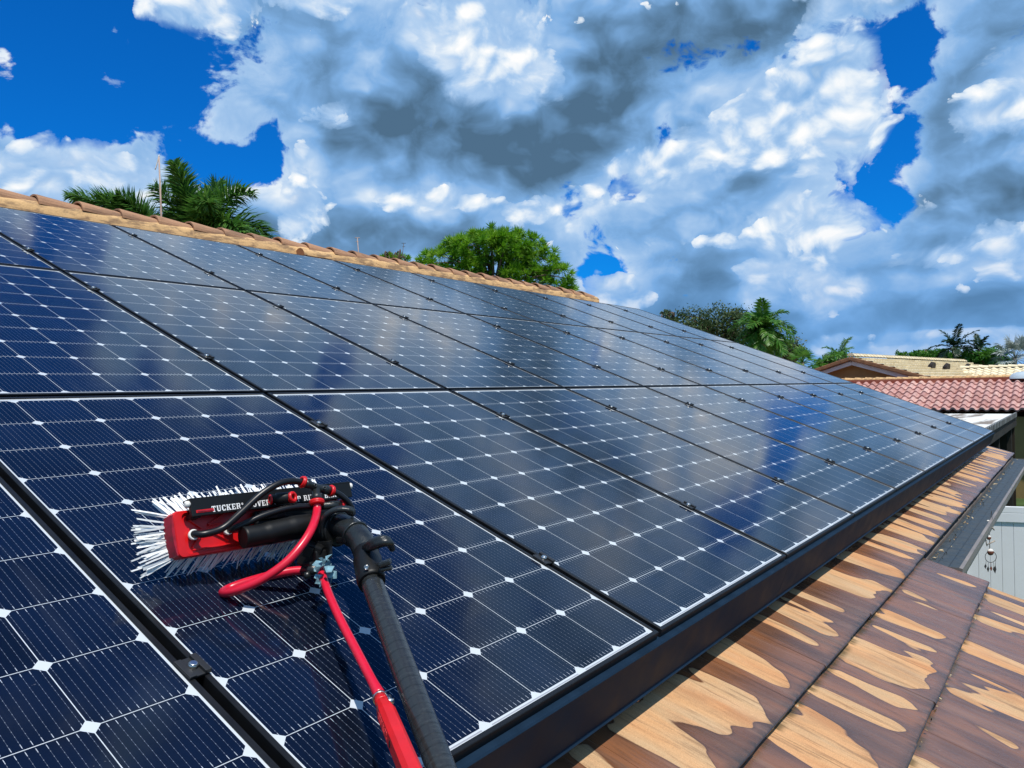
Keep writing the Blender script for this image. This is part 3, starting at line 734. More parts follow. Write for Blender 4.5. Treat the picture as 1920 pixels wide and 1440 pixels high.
for i in range(54):                                                  # end fan, in tufts
    k = int(br.integers(0, 9)); b = -.040 + .080 * k / 8 + br.normal() * .0016
    filament(.006 + br.random() * .006, b, -1.0 + br.normal() * .06, b * 9.0 + br.normal() * .10, .16 + abs(br.normal()) * .22, .064 + br.normal() * .007, .0019)
for i in range(260):
    a = .02 + .37 * br.random(); b = br.uniform(-.036, .036)
    filament(a, b, br.normal() * .12 - .1, b * 8 + br.normal() * .08, 1.0, .055, .0026)
part(mb, 'bristles', M_BRIST)
# rinse bar: channel with an upper flange, slot, caps and lettering
A0, A1 = .024, .424
mb = MB()
mb.bbox(bl((A0 + A1) / 2, .0455, .022), (A1 - A0, .036, .010), BAX, .0015)
mb.bbox(bl((A0 + A1) / 2, .0620, .012), (A1 - A0, .005, .030), BAX, .0012)
mb.bbox(bl((A0 + .012), .030, .008), (.020, .010, .022), BAX, .0015)
bar = part(mb, 'rinse_bar', M_BLACKP)
mb = MB()
sl = [bl(.034 + .036 * j / 1, b, .0274) for b in (.0335, .0395) for j in (0, 1)]
mb.bbox(bl(.052, .0365, .0274), (.038, .0058, .0012), BAX, .0005); part(mb, 'slot', M_REDP, bar, bo)
mb = MB(); mb.bbox(bl(.052, .0365, .0283), (.033, .0026, .0012), BAX, .0005); part(mb, 'slot_shadow', M_REDD, bar, bo)  # darker red strip drawn as the shade inside the slot
mb = MB(); mb.tube([bl(A0 + .001, .054, .020), bl(A0 - .006, .054, .020), bl(A0 - .009, .054, .020)], [.0070, .0070, .004], 12); part(mb, 'bar_cap', M_WHITEP, bar, bo)
mb = MB(); mb.tube([bl(A1 - .001, .054, .020), bl(A1 + .006, .054, .020), bl(A1 + .009, .054, .020)], [.0075, .0075, .004], 12); part(mb, 'bar_cap', M_WHITEP, bar, bo)
# slab-serif stencil letters, drawn on a 5 x 7 grid of strokes
def glyph(ch):
    def bx(x0, y0, x1, y1): return [(x0, y0), (x1, y0), (x1, y1), (x0, y1)]
    def dg(x0, y0, x1, y1, w): return [(x0, y0), (x0 + w, y0), (x1 + w, y1), (x1, y1)]
    s_ = .55; st = lambda x0: [bx(x0, 0, x0 + 1.5, 7), bx(x0 - s_, 0, x0 + 1.5 + s_, .8), bx(x0 - s_, 6.2, x0 + 1.5 + s_, 7)]
    if ch == 'T': return [bx(1.9, 0, 3.5, 7), bx(1.2, 0, 4.2, .8), bx(0, 5.9, 5.4, 7), bx(0, 4.9, .7, 7), bx(4.7, 4.9, 5.4, 7)], 5.8
    if ch == 'U': return [bx(.5, 1, 2, 7), bx(4, 1, 5, 7), bx(0, 6.2, 2.5, 7), bx(3.4, 6.2, 5.6, 7), bx(1.2, 0, 4.4, 1.2)], 6.0
    if ch == 'C': return [bx(.2, 1.2, 1.8, 5.8), bx(1.1, 0, 4.6, 1.2), bx(1.1, 5.8, 4.6, 7), bx(4.1, 1, 5, 2.3), bx(4.1, 4.4, 5, 7)], 5.6
    if ch == 'K': return st(.5) + [dg(2.0, 3.2, 4.2, 6.4, 1.1), dg(3.8, .6, 2.3, 3.8, 1.6), bx(3.5, 6.2, 5.9, 7), bx(3.4, 0, 6.2, .8)], 6.5
    if ch == 'E': return st(.5) + [bx(2.2, 0, 5, 1), bx(2.2, 6, 5, 7), bx(2.4, 3, 4, 4), bx(4.4, 0, 5.1, 2.2), bx(4.4, 4.9, 5.1, 7)], 5.6
    if ch == 'R': return st(.5) + [bx(2.2, 6, 4.6, 7), bx(4, 3.6, 5.2, 6.5), bx(2.4, 3, 4.4, 4), dg(4.2, .4, 3.0, 3.2, 1.4), bx(4.2, 0, 6.2, .8)], 6.4
    if ch == 'O': return [bx(.2, 1.2, 1.8, 5.8), bx(3.8, 1.2, 5.3, 5.8), bx(1.1, 0, 4.4, 1.1), bx(1.1, 5.9, 4.4, 7)], 5.9
    if ch == 'V': return [dg(2.0, 0, .4, 6.6, 1.6), dg(2.7, 0, 4.3, 6.6, .9), bx(0, 6.2, 2.4, 7), bx(3.6, 6.2, 5.8, 7)], 6.0
    if ch == 'H': return st(.5) + st(3.8) + [bx(2, 3, 3.8, 4)], 6.4
    if ch == 'P': return st(.5) + [bx(2.2, 6, 4.6, 7), bx(4, 3.4, 5.3, 6.4), bx(2.4, 2.8, 4.4, 3.8)], 5.9
    if ch == 'I': return st(.6), 3.2
    if ch == 'N': return [bx(.5, 0, 1.3, 7), bx(0, 0, 2, .8), bx(0, 6.2, 2.2, 7), dg(3.6, 0, .7, 7, 1.7), bx(4.4, 0, 5.2, 7), bx(3.7, 6.2, 5.9, 7)], 6.3
    if ch == 'S': return [bx(1, 0, 4.2, 1.1), bx(1, 5.9, 4.2, 7), bx(.2, 3.8, 1.7, 6.4), bx(3.5, .6, 5, 3.2), bx(1, 3, 4.2, 4.1), bx(.2, 0, .9, 2), bx(4.2, 5, 4.9, 7)], 5.5
    if ch == 'B': return st(.5) + [bx(2.2, 6, 4.4, 7), bx(3.8, 3.9, 5, 6.4), bx(2.4, 3.1, 4.6, 4), bx(4, .6, 5.3, 3.4), bx(2.2, 0, 4.6, 1)], 5.9
    if ch == 'A': return [dg(.3, 0, 2.0, 7, .8), dg(3.6, 0, 2.2, 7, 1.6), bx(1.3, 1.9, 4.2, 2.8), bx(-.1, 0, 1.7, .8), bx(3, 0, 5.8, .8)], 6.0
    if ch == 'L': return st(.5) + [bx(2.2, 0, 5, 1), bx(4.3, 0, 5.1, 2.4)], 5.5
    if ch == '-': return [bx(.3, 2.9, 3, 4.1)], 3.6
    if ch == '®':
        return [[(1.3 + math.cos(2 * math.pi * k / 10) * r0, 5.6 + math.sin(2 * math.pi * k / 10) * r0) for k in range(i, i + 2)] + [(1.3 + math.cos(2 * math.pi * k / 10) * r1, 5.6 + math.sin(2 * math.pi * k / 10) * r1) for k in (i + 1, i)] for i in range(10) for r0, r1 in ((1.35, 1.0),)] + [bx(.9, 4.9, 1.25, 6.3), bx(1.25, 5.9, 1.75, 6.3), bx(1.25, 5.4, 1.75, 5.7), bx(1.45, 4.9, 1.75, 5.4)], 3.2
    return [], 3.0
def lettering(mb, text, org, ax, ay, an, h, n0, dep, gap=.6):
    x = 0; u = h / 7
    for ch in text:
        polys, w = glyph(ch)
        for i, pl in enumerate(polys):
            e = i * dep * .02; k = len(pl)
            vs = [org + ax * (px_ + x) * u + ay * py_ * u + an * (n0 + dep + e) for px_, py_ in pl] + [org + ax * (px_ + x) * u + ay * py_ * u + an * n0 for px_, py_ in pl]
            mb.add(vs, [tuple(range(k))] + [(j, k + j, k + (j + 1) % k, (j + 1) % k) for j in range(k)])
        x += w + gap
    return x * u
mb = MB(); lettering(mb, 'TUCKER® - OVER THE TOP RINSE BAR', bl(.0665, .0320, .0270), BA, BB, BN, .0118, 0, .0004, .62); part(mb, 'lettering', M_LETTER, bar, bo)
# gooseneck socket bolted to the block
mb = MB()
mb.bbox(bl(.300, -.004, .006), (.26, .058, .014), BAX, .006)
mb.bbox(bl(.205, .012, .020), (.060, .020, .022), BAX, .005)
sock = part(mb, 'socket_base', M_BLACKP)
for a, b in ((.190, -.024), (.205, .016), (.235, .020)):
    mb = MB(); mb.tube([bl(a, b, .012), bl(a, b, .0175)], .007, 10); mb.ring(bl(a, b, .017), BN, .0055, .0015, 14, 6); part(mb, 'screw', M_GLOSSB, sock, bo)
mb = MB(); mb.bbox(bl(.305, .022, .0450), (.026, .010, .006), (BA, BB, BN), .002); part(mb, 'mark', M_PURPLE, sock, bo)
neck = [bp(455, 1008, .030), bp(500, 1000, .036), bp(545, 990, .042), bp(590, 984, .050), rat(630, 985, 1.70)]
mb = MB(); mb.tube(curve(neck, 8), [.022] * 8 + [.024] * 8 + [.0255] * 8 + [.026] * 9, 20); part(mb, 'gooseneck', M_BLACKP)
# elbow, cam levers, pole clamp, pole
elb = [rat(606, 985, 1.715), rat(632, 984, 1.69), rat(658, 995, 1.655), rat(677, 1015, 1.62), rat(688, 1040, 1.59)]
mb = MB(); mb.tube(curve(elb, 8), .0265, 20)
for k, t in enumerate((.30, .62)):
    pts = curve(elb, 8); i = int(t * (len(pts) - 1)); mb.ring(pts[i], pts[i + 1] - pts[i - 1], .0275, .0030, 22, 8)
elbow = part(mb, 'elbow', M_GLOSSB)
mb = MB()
ax = (rat(632, 990, 1.69) - rat(604, 990, 1.72)).normalized()
mb.tube([rat(602, 993, 1.712), rat(634, 993, 1.680)], [.036, .034], 22); mb.ring(rat(605, 993, 1.71), ax, .035, .004, 24, 8); mb.ring(rat(632, 993, 1.682), ax, .033, .004, 24, 8)
mb.bbox(rat(607, 1030, 1.67), (.050, .040, .030), (ax, CY, CZ), .006)
mb.bbox(rat(640, 1013, 1.635), (.035, .014, .012), (ax, CY, CZ), .004)
part(mb, 'joint', M_BLACKP)
mb = MB()                                                            # big curved lever over the joint
lev = curve([rat(606, 1008, 1.66), rat(604, 985, 1.655), rat(612, 966, 1.65), rat(632, 956, 1.648), rat(656, 957, 1.65), rat(661, 966, 1.66)], 6)
for k in range(3):
    mb.tube([p + CZ * (k * .008) for p in lev], [.0042 + .0024 * math.sin(math.pi * i / (len(lev) - 1)) for i in range(len(lev))], 8)
part(mb, 'cam_lever', M_GLOSSB)
pt, pb = rat(697, 1092, 1.500), rat(905, 1650, .965)
pd = (pb - pt).normalized(); px_ = pd.cross(CZ).normalized(); py_ = pd.cross(px_)
mb = MB(); c0 = rat(686, 1034, 1.575); c1 = pt + pd * -.004
mb.tube([c0, c0 + (c1 - c0) * .25, c0 + (c1 - c0) * .30, c0 + (c1 - c0) * .95, c1 + pd * .006], [.0250, .0265, .0285, .0280, .0262], 24)
mb.bbox(rat(716, 1060, 1.520), (.030, .016, .026), (CX, (CY - CX * .15).normalized(), CZ), .004)
part(mb, 'pole_clamp', M_BLACKP)
mb = MB(); mb.ring(rat(687, 1064, 1.487), CZ, .0038, .0013, 16, 6); mb.tube([rat(687, 1064, 1.49), rat(687, 1064, 1.52)], .003, 8); part(mb, 'pivot_pin', M_BOLT)
mb = MB()                                                            # curved thumb lever of the pole clamp
lv = curve([rat(684, 1028, 1.545), rat(697, 1021, 1.520), rat(715, 1014, 1.510), rat(729, 1016, 1.515), rat(733, 1027, 1.530)], 6); n_ = len(lv)
for k in range(3):
    mb.tube([p + pd * (k * .006 - .004) + CZ * (k * .003) for p in lv], [.0055 + .0035 * math.sin(math.pi * min(1, i / (n_ - 1) * 1.15) * .95) for i in range(n_)], 10)
part(mb, 'clamp_lever', M_GLOSSB)
mb = MB(); mb.bbox(rat(722, 1056, 1.49), (.024, .010, .020), ((CX - CY * .35).normalized(), (CY + CX * .35).normalized(), CZ), .003); mb.bbox(rat(724, 1066, 1.49), (.024, .008, .016), ((CX - CY * .2).normalized(), (CY + CX * .2).normalized(), CZ), .003); part(mb, 'clamp_knob', M_GLOSSB)
# the pole is built along its own z so that its weave follows it
Lp = (pb - pt).length
mb = MB(); N = 28
mb.tube([(0, 0, Lp * i / 40) for i in range(41)], .0212, N)
po = mb.build('pole', M_CARBON, brush)
po.matrix_local = Matrix(((px_.x, py_.x, pd.x, pt.x - bo.x), (px_.y, py_.y, pd.y, pt.y - bo.y), (px_.z, py_.z, pd.z, pt.z - bo.z), (0, 0, 0, 1)))
# push-fit fittings and hoses
def collar(p, d, r, w, parent):
    d = d.normalized(); mb = MB(); mb.ring(p, d, r * .80, r * .32, 20, 8); mb.ring(p + d * w, d, r * .80, r * .26, 20, 8); part(mb, 'collar', M_REDP, parent, bo)
T0, T1, T2 = bp(570, 905, .066), bp(618, 920, .066), bp(594, 940, .072)
TC = bp(592, 914, .066)
mb = MB(); mb.tube([T0, T0.lerp(TC, .45), T0.lerp(TC, .5), TC, T1.lerp(TC, .5), T1.lerp(TC, .45), T1], [.0100, .0100, .0088, .0092, .0088, .0105, .0105], 14)
mb.tube([TC, T2.lerp(TC, .5), T2.lerp(TC, .45), T2], [.0092, .0095, .0120, .0125], 14)
for q in (T0.lerp(TC, .75), T1.lerp(TC, .55)): mb.ring(q + BN * .0095, BN, .0030, .0014, 12, 6)
tee = part(mb, 'tee_fitting', M_GLOSSB)
collar(T0 + (T0 - TC).normalized() * .003, T0 - TC, .0125, .003, tee); collar(T1 + (T1 - TC).normalized() * .003, T1 - TC, .0125, .003, tee); collar(T2 + (T2 - TC).normalized() * .002, T2 - TC, .0155, .003, tee)
E0, E1 = bp(507, 936, .040), bp(545, 933, .052)
mb = MB(); mb.tube([E0, E0.lerp(E1, .25), E0.lerp(E1, .28), E0.lerp(E1, .85), E1], [.0095, .0095, .0125, .0125, .0115], 14); plug = part(mb, 'plug_fitting', M_BLACKP)
mb = MB(); q = bp(549, 932, .060); dd = (BN * .9 + BA * .25).normalized(); mb.ring(q, dd, .0088, .0040, 22, 10); mb.ring(q - dd * .004, dd, .0098, .0030, 22, 8); part(mb, 'collar', M_REDP, plug, bo)
mb = MB(); q2 = bp(507, 937, .040); mb.ring(q2, E1 - E0, .0085, .0025, 18, 8); part(mb, 'collar', M_REDP, plug, bo)
G0, G1 = bp(603, 949, .062), bp(637, 947, .060)
mb = MB(); mb.tube([G0, G0.lerp(G1, .45), G0.lerp(G1, .5), G1], [.0085, .0085, .0105, .0105], 14); str_ = part(mb, 'straight_fitting', M_GLOSSB)
collar(G1 + (G1 - G0).normalized() * .003, G1 - G0, .0115, .003, str_)
def hose(pts, r, m, name, n=10, parent=None):
    c = curve(pts, 8); mb = MB(); mb.tube(c, r, n); return part(mb, name, m, parent)
h1 = hose([bp(363, 1003, .002), bp(366, 1001, .012), bp(385, 1001, .026), bp(418, 990, .034), bp(450, 963, .046), bp(488, 928, .060), bp(520, 908, .068), bp(545, 902, .068), bp(568, 904, .066)], .0074, M_HOSEB, 'jet_hose')
mb = MB(); mb.tube([bp(362, 1003, -.004), bp(363, 1003, .010)], [.0105, .0100], 14); mb.ring(bp(363.5, 1002.5, .010), BN, .0088, .0022, 18, 8); part(mb, 'jet_seat', M_WHITEP)
h2 = hose([bp(430, 994, .004), bp(436, 992, .016), bp(455, 984, .028), bp(490, 968, .040), bp(530, 955, .050), bp(560, 950, .056), bp(604, 949, .062)], .0070, M_HOSEB, 'jet_hose')
mb = MB(); mb.tube([bp(427, 994, -.004), bp(428, 994, .008)], [.0105, .0100], 14); mb.ring(bp(428, 993, .008), BN, .0088, .0022, 18, 8); part(mb, 'jet_seat', M_WHITEP)
h3 = hose([bp(619, 920, .066), bp(635, 926, .072), bp(652, 940, .076), bp(660, 954, .074), bp(657, 962, .066), bp(648, 958, .060), bp(638, 948, .060)], .0066, M_HOSEB, 'jet_hose')
red = [T2 + (TC - T2) * .1, bp(594, 960, .078), rat(586, 988, 1.62), rat(567, 1020, 1.58), rat(535, 1056, 1.55), rat(492, 1086, 1.53), rat(455, 1103, 1.525), rat(428, 1111, 1.535), rat(418, 1111, 1.56), rat(428, 1104, 1.585), rat(460, 1092, 1.60), rat(510, 1078, 1.61), rat(545, 1071, 1.62), rat(572, 1069, 1.625)]
hose(red, .0090, M_HOSER, 'water_hose', 14)
low = [rat(600, 1066, 1.60), rat(606, 1084, 1.575), rat(618, 1118, 1.52), rat(640, 1166, 1.44), rat(668, 1220, 1.36), rat(693, 1268, 1.29), rat(712, 1304, 1.24)]
c = curve(low, 8); rr = [.0082] * (len(c) - 8) + [.0082 + .0020 * (i / 7) ** 1.5 for i in range(8)]
mb = MB(); mb.tube(c, rr, 14); part(mb, 'water_hose', M_HOSER)
# bracket and taped coupling under the joint
mb = MB(); mb.bbox(rat(583, 1040, 1.645), (.042, .050, .030), ((CX + CY * .35).normalized(), (CY - CX * .35).normalized(), CZ), .004); mb.bbox(rat(576, 1035, 1.615), (.022, .022, .006), ((CX + CY * .35).normalized(), (CY - CX * .35).normalized(), CZ), .002)
mb.bbox(rat(592, 1062, 1.63), (.045, .022, .026), BAX, .004); mb.bbox(rat(600, 1050, 1.64), (.030, .040, .020), BAX, .004); part(mb, 'hose_bracket', M_BLACKP)
mb = MB(); mb.tube([rat(570, 1070, 1.622), rat(596, 1068, 1.605)], [.0115, .0105], 14); mb.tube([rat(575, 1075, 1.605), rat(577, 1084, 1.60)], [.009, .006], 10); part(mb, 'coupling', M_GLOSSB)
mb = MB(); tr = np.random.default_rng(9)
for (u, v) in ((597, 1058), (612, 1055), (619, 1066), (622, 1078), (620, 1088), (596, 1082), (600, 1094), (605, 1052), (615, 1048), (594, 1066), (598, 1088)):
    c_ = rat(u, v, 1.57 + tr.normal() * .01); a_ = Vector(tr.normal(size=3)).normalized(); b_ = a_.orthogonal().normalized(); w_ = tr.uniform(.006, .011)
    p_ = [c_ + a_ * w_ * x_ + b_ * w_ * .7 * y_ + a_.cross(b_) * tr.normal() * .003 for x_, y_ in ((-1, -1), (0, -1.2), (1, -.8), (1.1, .6), (0, 1), (-1, .9))]
    mb.add(p_, [(0, 1, 4, 5), (1, 2, 3, 4)]); mb.add([q_ + CZ * .002 for q_ in p_], [(5, 4, 1, 0), (4, 3, 2, 1)])
mb.ring(rat(608, 1068, 1.59), rat(600, 1066, 1.60) - rat(618, 1118, 1.52), .0125, .004, 16, 8)
part(mb, 'tape', M_TAPE)
# steel band and the red in-line valve
vd = (rat(770, 1440, 1.02) - rat(718, 1316, 1.22)).normalized()
v0 = rat(714, 1312, 1.232)
mb = MB(); mb.tube([v0 - vd * .012, v0 - vd * .003], .0120, 18); mb.bbox(v0 - vd * .0075 + CX * .013 - CZ * .004, (.010, .010, .012), (CX, CY, CZ), .002); mb.tube([v0 - vd * .0075 + CX * .010 - CZ * .012, v0 - vd * .0075 + CX * .024 - CZ * .012], .0045, 10)
part(mb, 'hose_band', M_BOLT)
vx = vd.cross(CZ).normalized() * -1; vz = vd.cross(vx).normalized()
if vz.dot(CZ) > 0: vz = -vz
mb = MB()
mb.tube([v0 - vd * .004, v0 + vd * .006, v0 + vd * .012, v0 + vd * .013], [.0105, .0108, .0108, .009], 18)
secs = [(.014, .0085, .0085), (.020, .010, .010), (.046, .0135, .0125), (.052, .0140, .0130), (.20, .0140, .0130), (.34, .0140, .0130)]
vs = []
for (l, hx, hz) in secs:
    for (sx, sz) in ((-1, -.55), (-.6, -1), (.6, -1), (1, -.55), (1, .55), (.6, 1), (-.6, 1), (-1, .55)): vs.append(v0 + vd * l + vx * hx * sx + vz * hz * sz)
mb.add(vs, [(r * 8 + j, r * 8 + (j + 1) % 8, r * 8 + 8 + (j + 1) % 8, r * 8 + 8 + j) for r in range(len(secs) - 1) for j in range(8)] + [tuple(range(8)), tuple(reversed(range(40, 48)))])
valve = part(mb, 'hose_valve', M_REDP)
mb = MB(); lettering(mb, 'UNIVALVE', v0 + vd * .056 - vx * .0045 * (1 if vx.dot(CX) > 0 else -1), vd, (vx if vx.dot(CX) > 0 else -vx), vz, .0095, .0128, .0009, 1.2); part(mb, 'lettering', mat('raised red lettering', (.72, .06, .07), .4, .5), valve, bo)
mb = MB(); mb.tube([v0 + vd * .150 + vz * .0130, v0 + vd * .150 + vz * .0136], .005, 14); part(mb, 'valve_hole', M_BLACKP, valve, bo)

# ------------------------------------------------------------------ white fence and hanging ornament beyond the eave
def fence():
    xw, ya, yb, zt = 0.0, -6.2, .40, 1.84
    FR = Matrix.Translation((12.15, .15, 0)) @ Matrix.Rotation(R_(17), 4, 'Z')
    e = thing('vinyl_fence', 'white vinyl privacy fence of upright boards behind the gutter', 'fence', (xw, (ya + yb) / 2, 0), FR)
    O_ = (xw, (ya + yb) / 2, 0)
    mb = MB(); n = int((yb - ya) / .146)
    for i in range(n):
        y_ = ya + .146 * (i + .5); mb.bbox((xw, y_, .88), (.022, .1435, 1.62), b=.004)
    mb.build('boards', M_VINYL, e, O_)
    for nm, z_, h_ in (('top_rail', zt - .045, .09), ('lower_top_rail', zt - .155, .13), ('bottom_rail', .09, .14)):
        mb = MB(); mb.bbox((xw - .004, (ya + yb) / 2, z_), (.055, yb - ya, h_), b=.006); mb.build(nm.replace('lower_top_rail', 'rail'), M_VINYL, e, O_)
    for y_ in (ya - .065, yb + .065):
        mb = MB(); mb.bbox((xw, y_, .95), (.127, .127, 1.9), b=.006); mb.bbox((xw, y_, 1.92), (.15, .15, .03), b=.008); mb.build('post', M_VINYL, e, O_)
fence()
def ornament():
    x_ = (wat(1858, 948, 6.6)).x; top = Vector((x_, ye + .01, gz - .03))
    # it hangs from the gutter lip: find the lip point under pixel column 1860
    best = min(((abs(proj(Vector((xx, ye + .004, gz - .02)))[0] - 1861)), xx) for xx in [XN + .2 + .02 * i for i in range(330)])
    top = Vector((best[1], ye + .004, gz - .02)); d = depth(top); k = d / F_PX
    e = thing('hanging_ornament', 'shell and driftwood wind ornament with a ring and feathers hanging from the gutter', 'wind ornament', top)
    dnw = Vector((0, 0, -1)); rt = (W3 @ CX).normalized(); fw = (W3 @ CZ).normalized()
    z0 = proj(top)[1]
    def at(u, v): return top + rt * ((u - 1861 + (v - z0) * .02) * k) + dnw * ((v - z0) * k)
    mb = MB(); mb.tube([top, at(1860, 958), at(1855, 985), at(1854, 1010), at(1853, 1035)], .0016, 6); mb.build('cord', M_DARKM, e, top)
    mb = MB(); mb.tube(curve([at(1838, 998), at(1848, 993), at(1858, 989), at(1864, 994)], 5), [.006] * 8 + [.005] * 8, 8)[0:0] if 0 else None
    c_ = curve([at(1838, 998), at(1848, 993), at(1858, 989), at(1864, 994)], 5)
    mb = MB(); mb.tube(c_, [.004 + .003 * math.sin(math.pi * i / (len(c_) - 1)) for i in range(len(c_))], 8); mb.build('driftwood', M_WOODW, e, top)
    mb = MB(); mb.tube([at(1848, 1022), at(1864, 1014)], [.003, .006], 8); mb.tube([at(1847, 1012), at(1849, 1024)], [.004, .003], 8); mb.build('driftwood', M_WOODW, e, top)
    def shell(u, v, r):
        mb = MB(); c0 = at(u, v); vs = []; n = 12
        for i in range(6):
            t = i / 5 * math.pi; 
            for j in range(n): vs.append(c0 + rt * math.sin(t) * math.cos(2 * math.pi * j / n) * r + fw * math.sin(t) * math.sin(2 * math.pi * j / n) * r * .5 - dnw * math.cos(t) * r)
        fs = [(i * n + j, i * n + (j + 1) % n, i * n + n + (j + 1) % n, i * n + n + j) for i in range(5) for j in range(n)]
        mb.add(vs, fs, 0, True); mb.mi = [1 if i < 2 * n else 0 for i in range(len(mb.f))]; mb.build('shell', [M_SHELL, M_WHITEP], e, top)
    shell(1853, 1008, 4.5 * k); shell(1855, 1035, 6.5 * k); shell(1853, 978, 3.2 * k)
    mb = MB(); mb.ring(at(1855, 1044), fw, 10.5 * k, .0022, 30, 6); mb.build('hoop', M_DARKM, e, top)
    for u0, v0_, dv, sp in ((1846, 1051, 16, -2), (1850, 1054, 19, -1), (1855, 1055, 16, 0), (1860, 1054, 20, 1), (1864, 1050, 26, -2)):
        mb = MB(); mb.tube([at(u0, v0_), at(u0 + sp * .4, v0_ + dv * .4)], .0012, 5)
        p, q = at(u0 + sp * .4, v0_ + dv * .35), at(u0 + sp, v0_ + dv); m_ = (p + q) / 2
        mb.add([p, m_ + rt * .008, q, m_ - rt * .008 + fw * .004], [(0, 1, 2), (0, 2, 3)]); mb.build('feather', M_SHELL if u0 % 2 else M_DARKM, e, top)
CW = ROOF @ CAM; CXW, CYW, CZW = W3 @ CX, W3 @ CY, W3 @ CZ
def depth(p): return (p - CW).dot(CZW)
def proj(p):
    d = p - CW; z_ = d.dot(CZW); return 960 + F_PX * d.dot(CXW) / z_, 720 + F_PX * d.dot(CYW) / z_
ornament()

# ------------------------------------------------------------------ patio cover beyond the gable end
def patio():
    x0, x1, y0, y1, zt = 11.1, 25.6, .62, 8.5, 2.66
    e = thing('patio_cover', 'flat white streaked patio roof with a dark weathered edge past the panels', 'patio roof', ((x0 + x1) / 2, (y0 + y1) / 2, 0))
    mb = MB(); mb.box(((x0 + x1) / 2, (y0 + y1) / 2, zt - .02), (x1 - x0, y1 - y0, .04)); mb.build('roof_sheet', M_PATIO, e, e.location)
    mb = MB(); i = 0; xx = x0 + .02
    while xx < x1 - .5:
        w_ = .17 + .05 * random.random(); mb.bbox((xx + w_ / 2, y0 - .012, zt - .004), (w_ - .03, .05, .13), b=.012, mi=i % 2); xx += w_; i += 1
    mb.build('edge_flashing', [M_FASCIA, mat('dull galvanised edge', (.25, .27, .27), .5, .5, vary=.5, vscl=4)], e, e.location)
    mb = MB(); mb.box(((x0 + x1) / 2, y0 + .03, zt - .20), (x1 - x0, .05, .26)); mb.build('fascia', M_FASCIA, e, e.location)
    for xx in (12.9, 16.5, 20.5, 24.5):
        mb = MB(); mb.bbox((xx, y0 + .12, 1.16), (.12, .12, 2.32), b=.01); mb.build('post', M_FASCIA, e, e.location)
    mb = MB(); mb.box(((x0 + x1) / 2, y0 + 2.6, 1.3), (x1 - x0, .12, 2.58)); mb.box((x1 - .1, y0 + 1.3, 1.3), (.1, 2.5, 2.58)); mb.build('back_wall', M_DARKWALL, e, e.location)  # wall colour kept near black to carry the shade under the patio roof
patio()

# ------------------------------------------------------------------ neighbouring houses
def tiled(mb, o, along, down, nrm, L, H, tw, ex, amp, step, x0=0.0):
    """barrel-tile slope: each tile is its own curved shell, so each can take its own colour"""
    nx, ny = int(L / tw), int(H / ex + .99); K = 8
    for j in range(ny):
        for i in range(nx):
            jig = Vector((0, 0, random.uniform(-.004, .004))); xo = x0 + i * tw
            prof = [(0, 0), (.10, .0), (.20, .10), (.30, .55), (.43, .93), (.55, 1.0), (.67, .93), (.80, .55), (.90, .10), (1.0, 0)]
            vs = []
            for (dd, z0) in ((j * ex - .05, -step * .35), ((j + 1) * ex, step)):
                for (t, hgt) in prof: vs.append(o + along * (xo + t * tw) + down * min(dd, H + .05) + nrm * (hgt * amp + z0) + jig)
            m = len(prof)
            for (t, hgt) in prof: vs.append(o + along * (xo + t * tw) + down * min((j + 1) * ex, H + .05) + nrm * (hgt * amp * .72 + step * .15 - .012) + jig)
            mb.add(vs, [(k, k + 1, m + k + 1, m + k) for k in range(m - 1)] + [(m + k, m + k + 1, 2 * m + k + 1, 2 * m + k) for k in range(m - 1)], 0, False)
def ridge_row(mb, p, d, L, r, sp, up=Vector((0, 0, 1))):
    n = int(L / sp); s_ = d.cross(up).normalized()
    for i in range(n):
        vs = []; N = 8
        for (t, rr, lf) in ((i * sp, r * 1.05, .02), ((i + 1) * sp + .05, r * .88, .0)):
            for k in range(N + 1):
                a = math.pi * k / N; vs.append(p + d * t + s_ * math.cos(a) * rr + up * (math.sin(a) * rr * .8 + lf))
        mb.add(vs, [(k, k + 1, N + 2 + k, N + 1 + k) for k in range(N)] + [tuple(range(N + 1)), tuple(reversed(range(N + 1, 2 * N + 2)))])
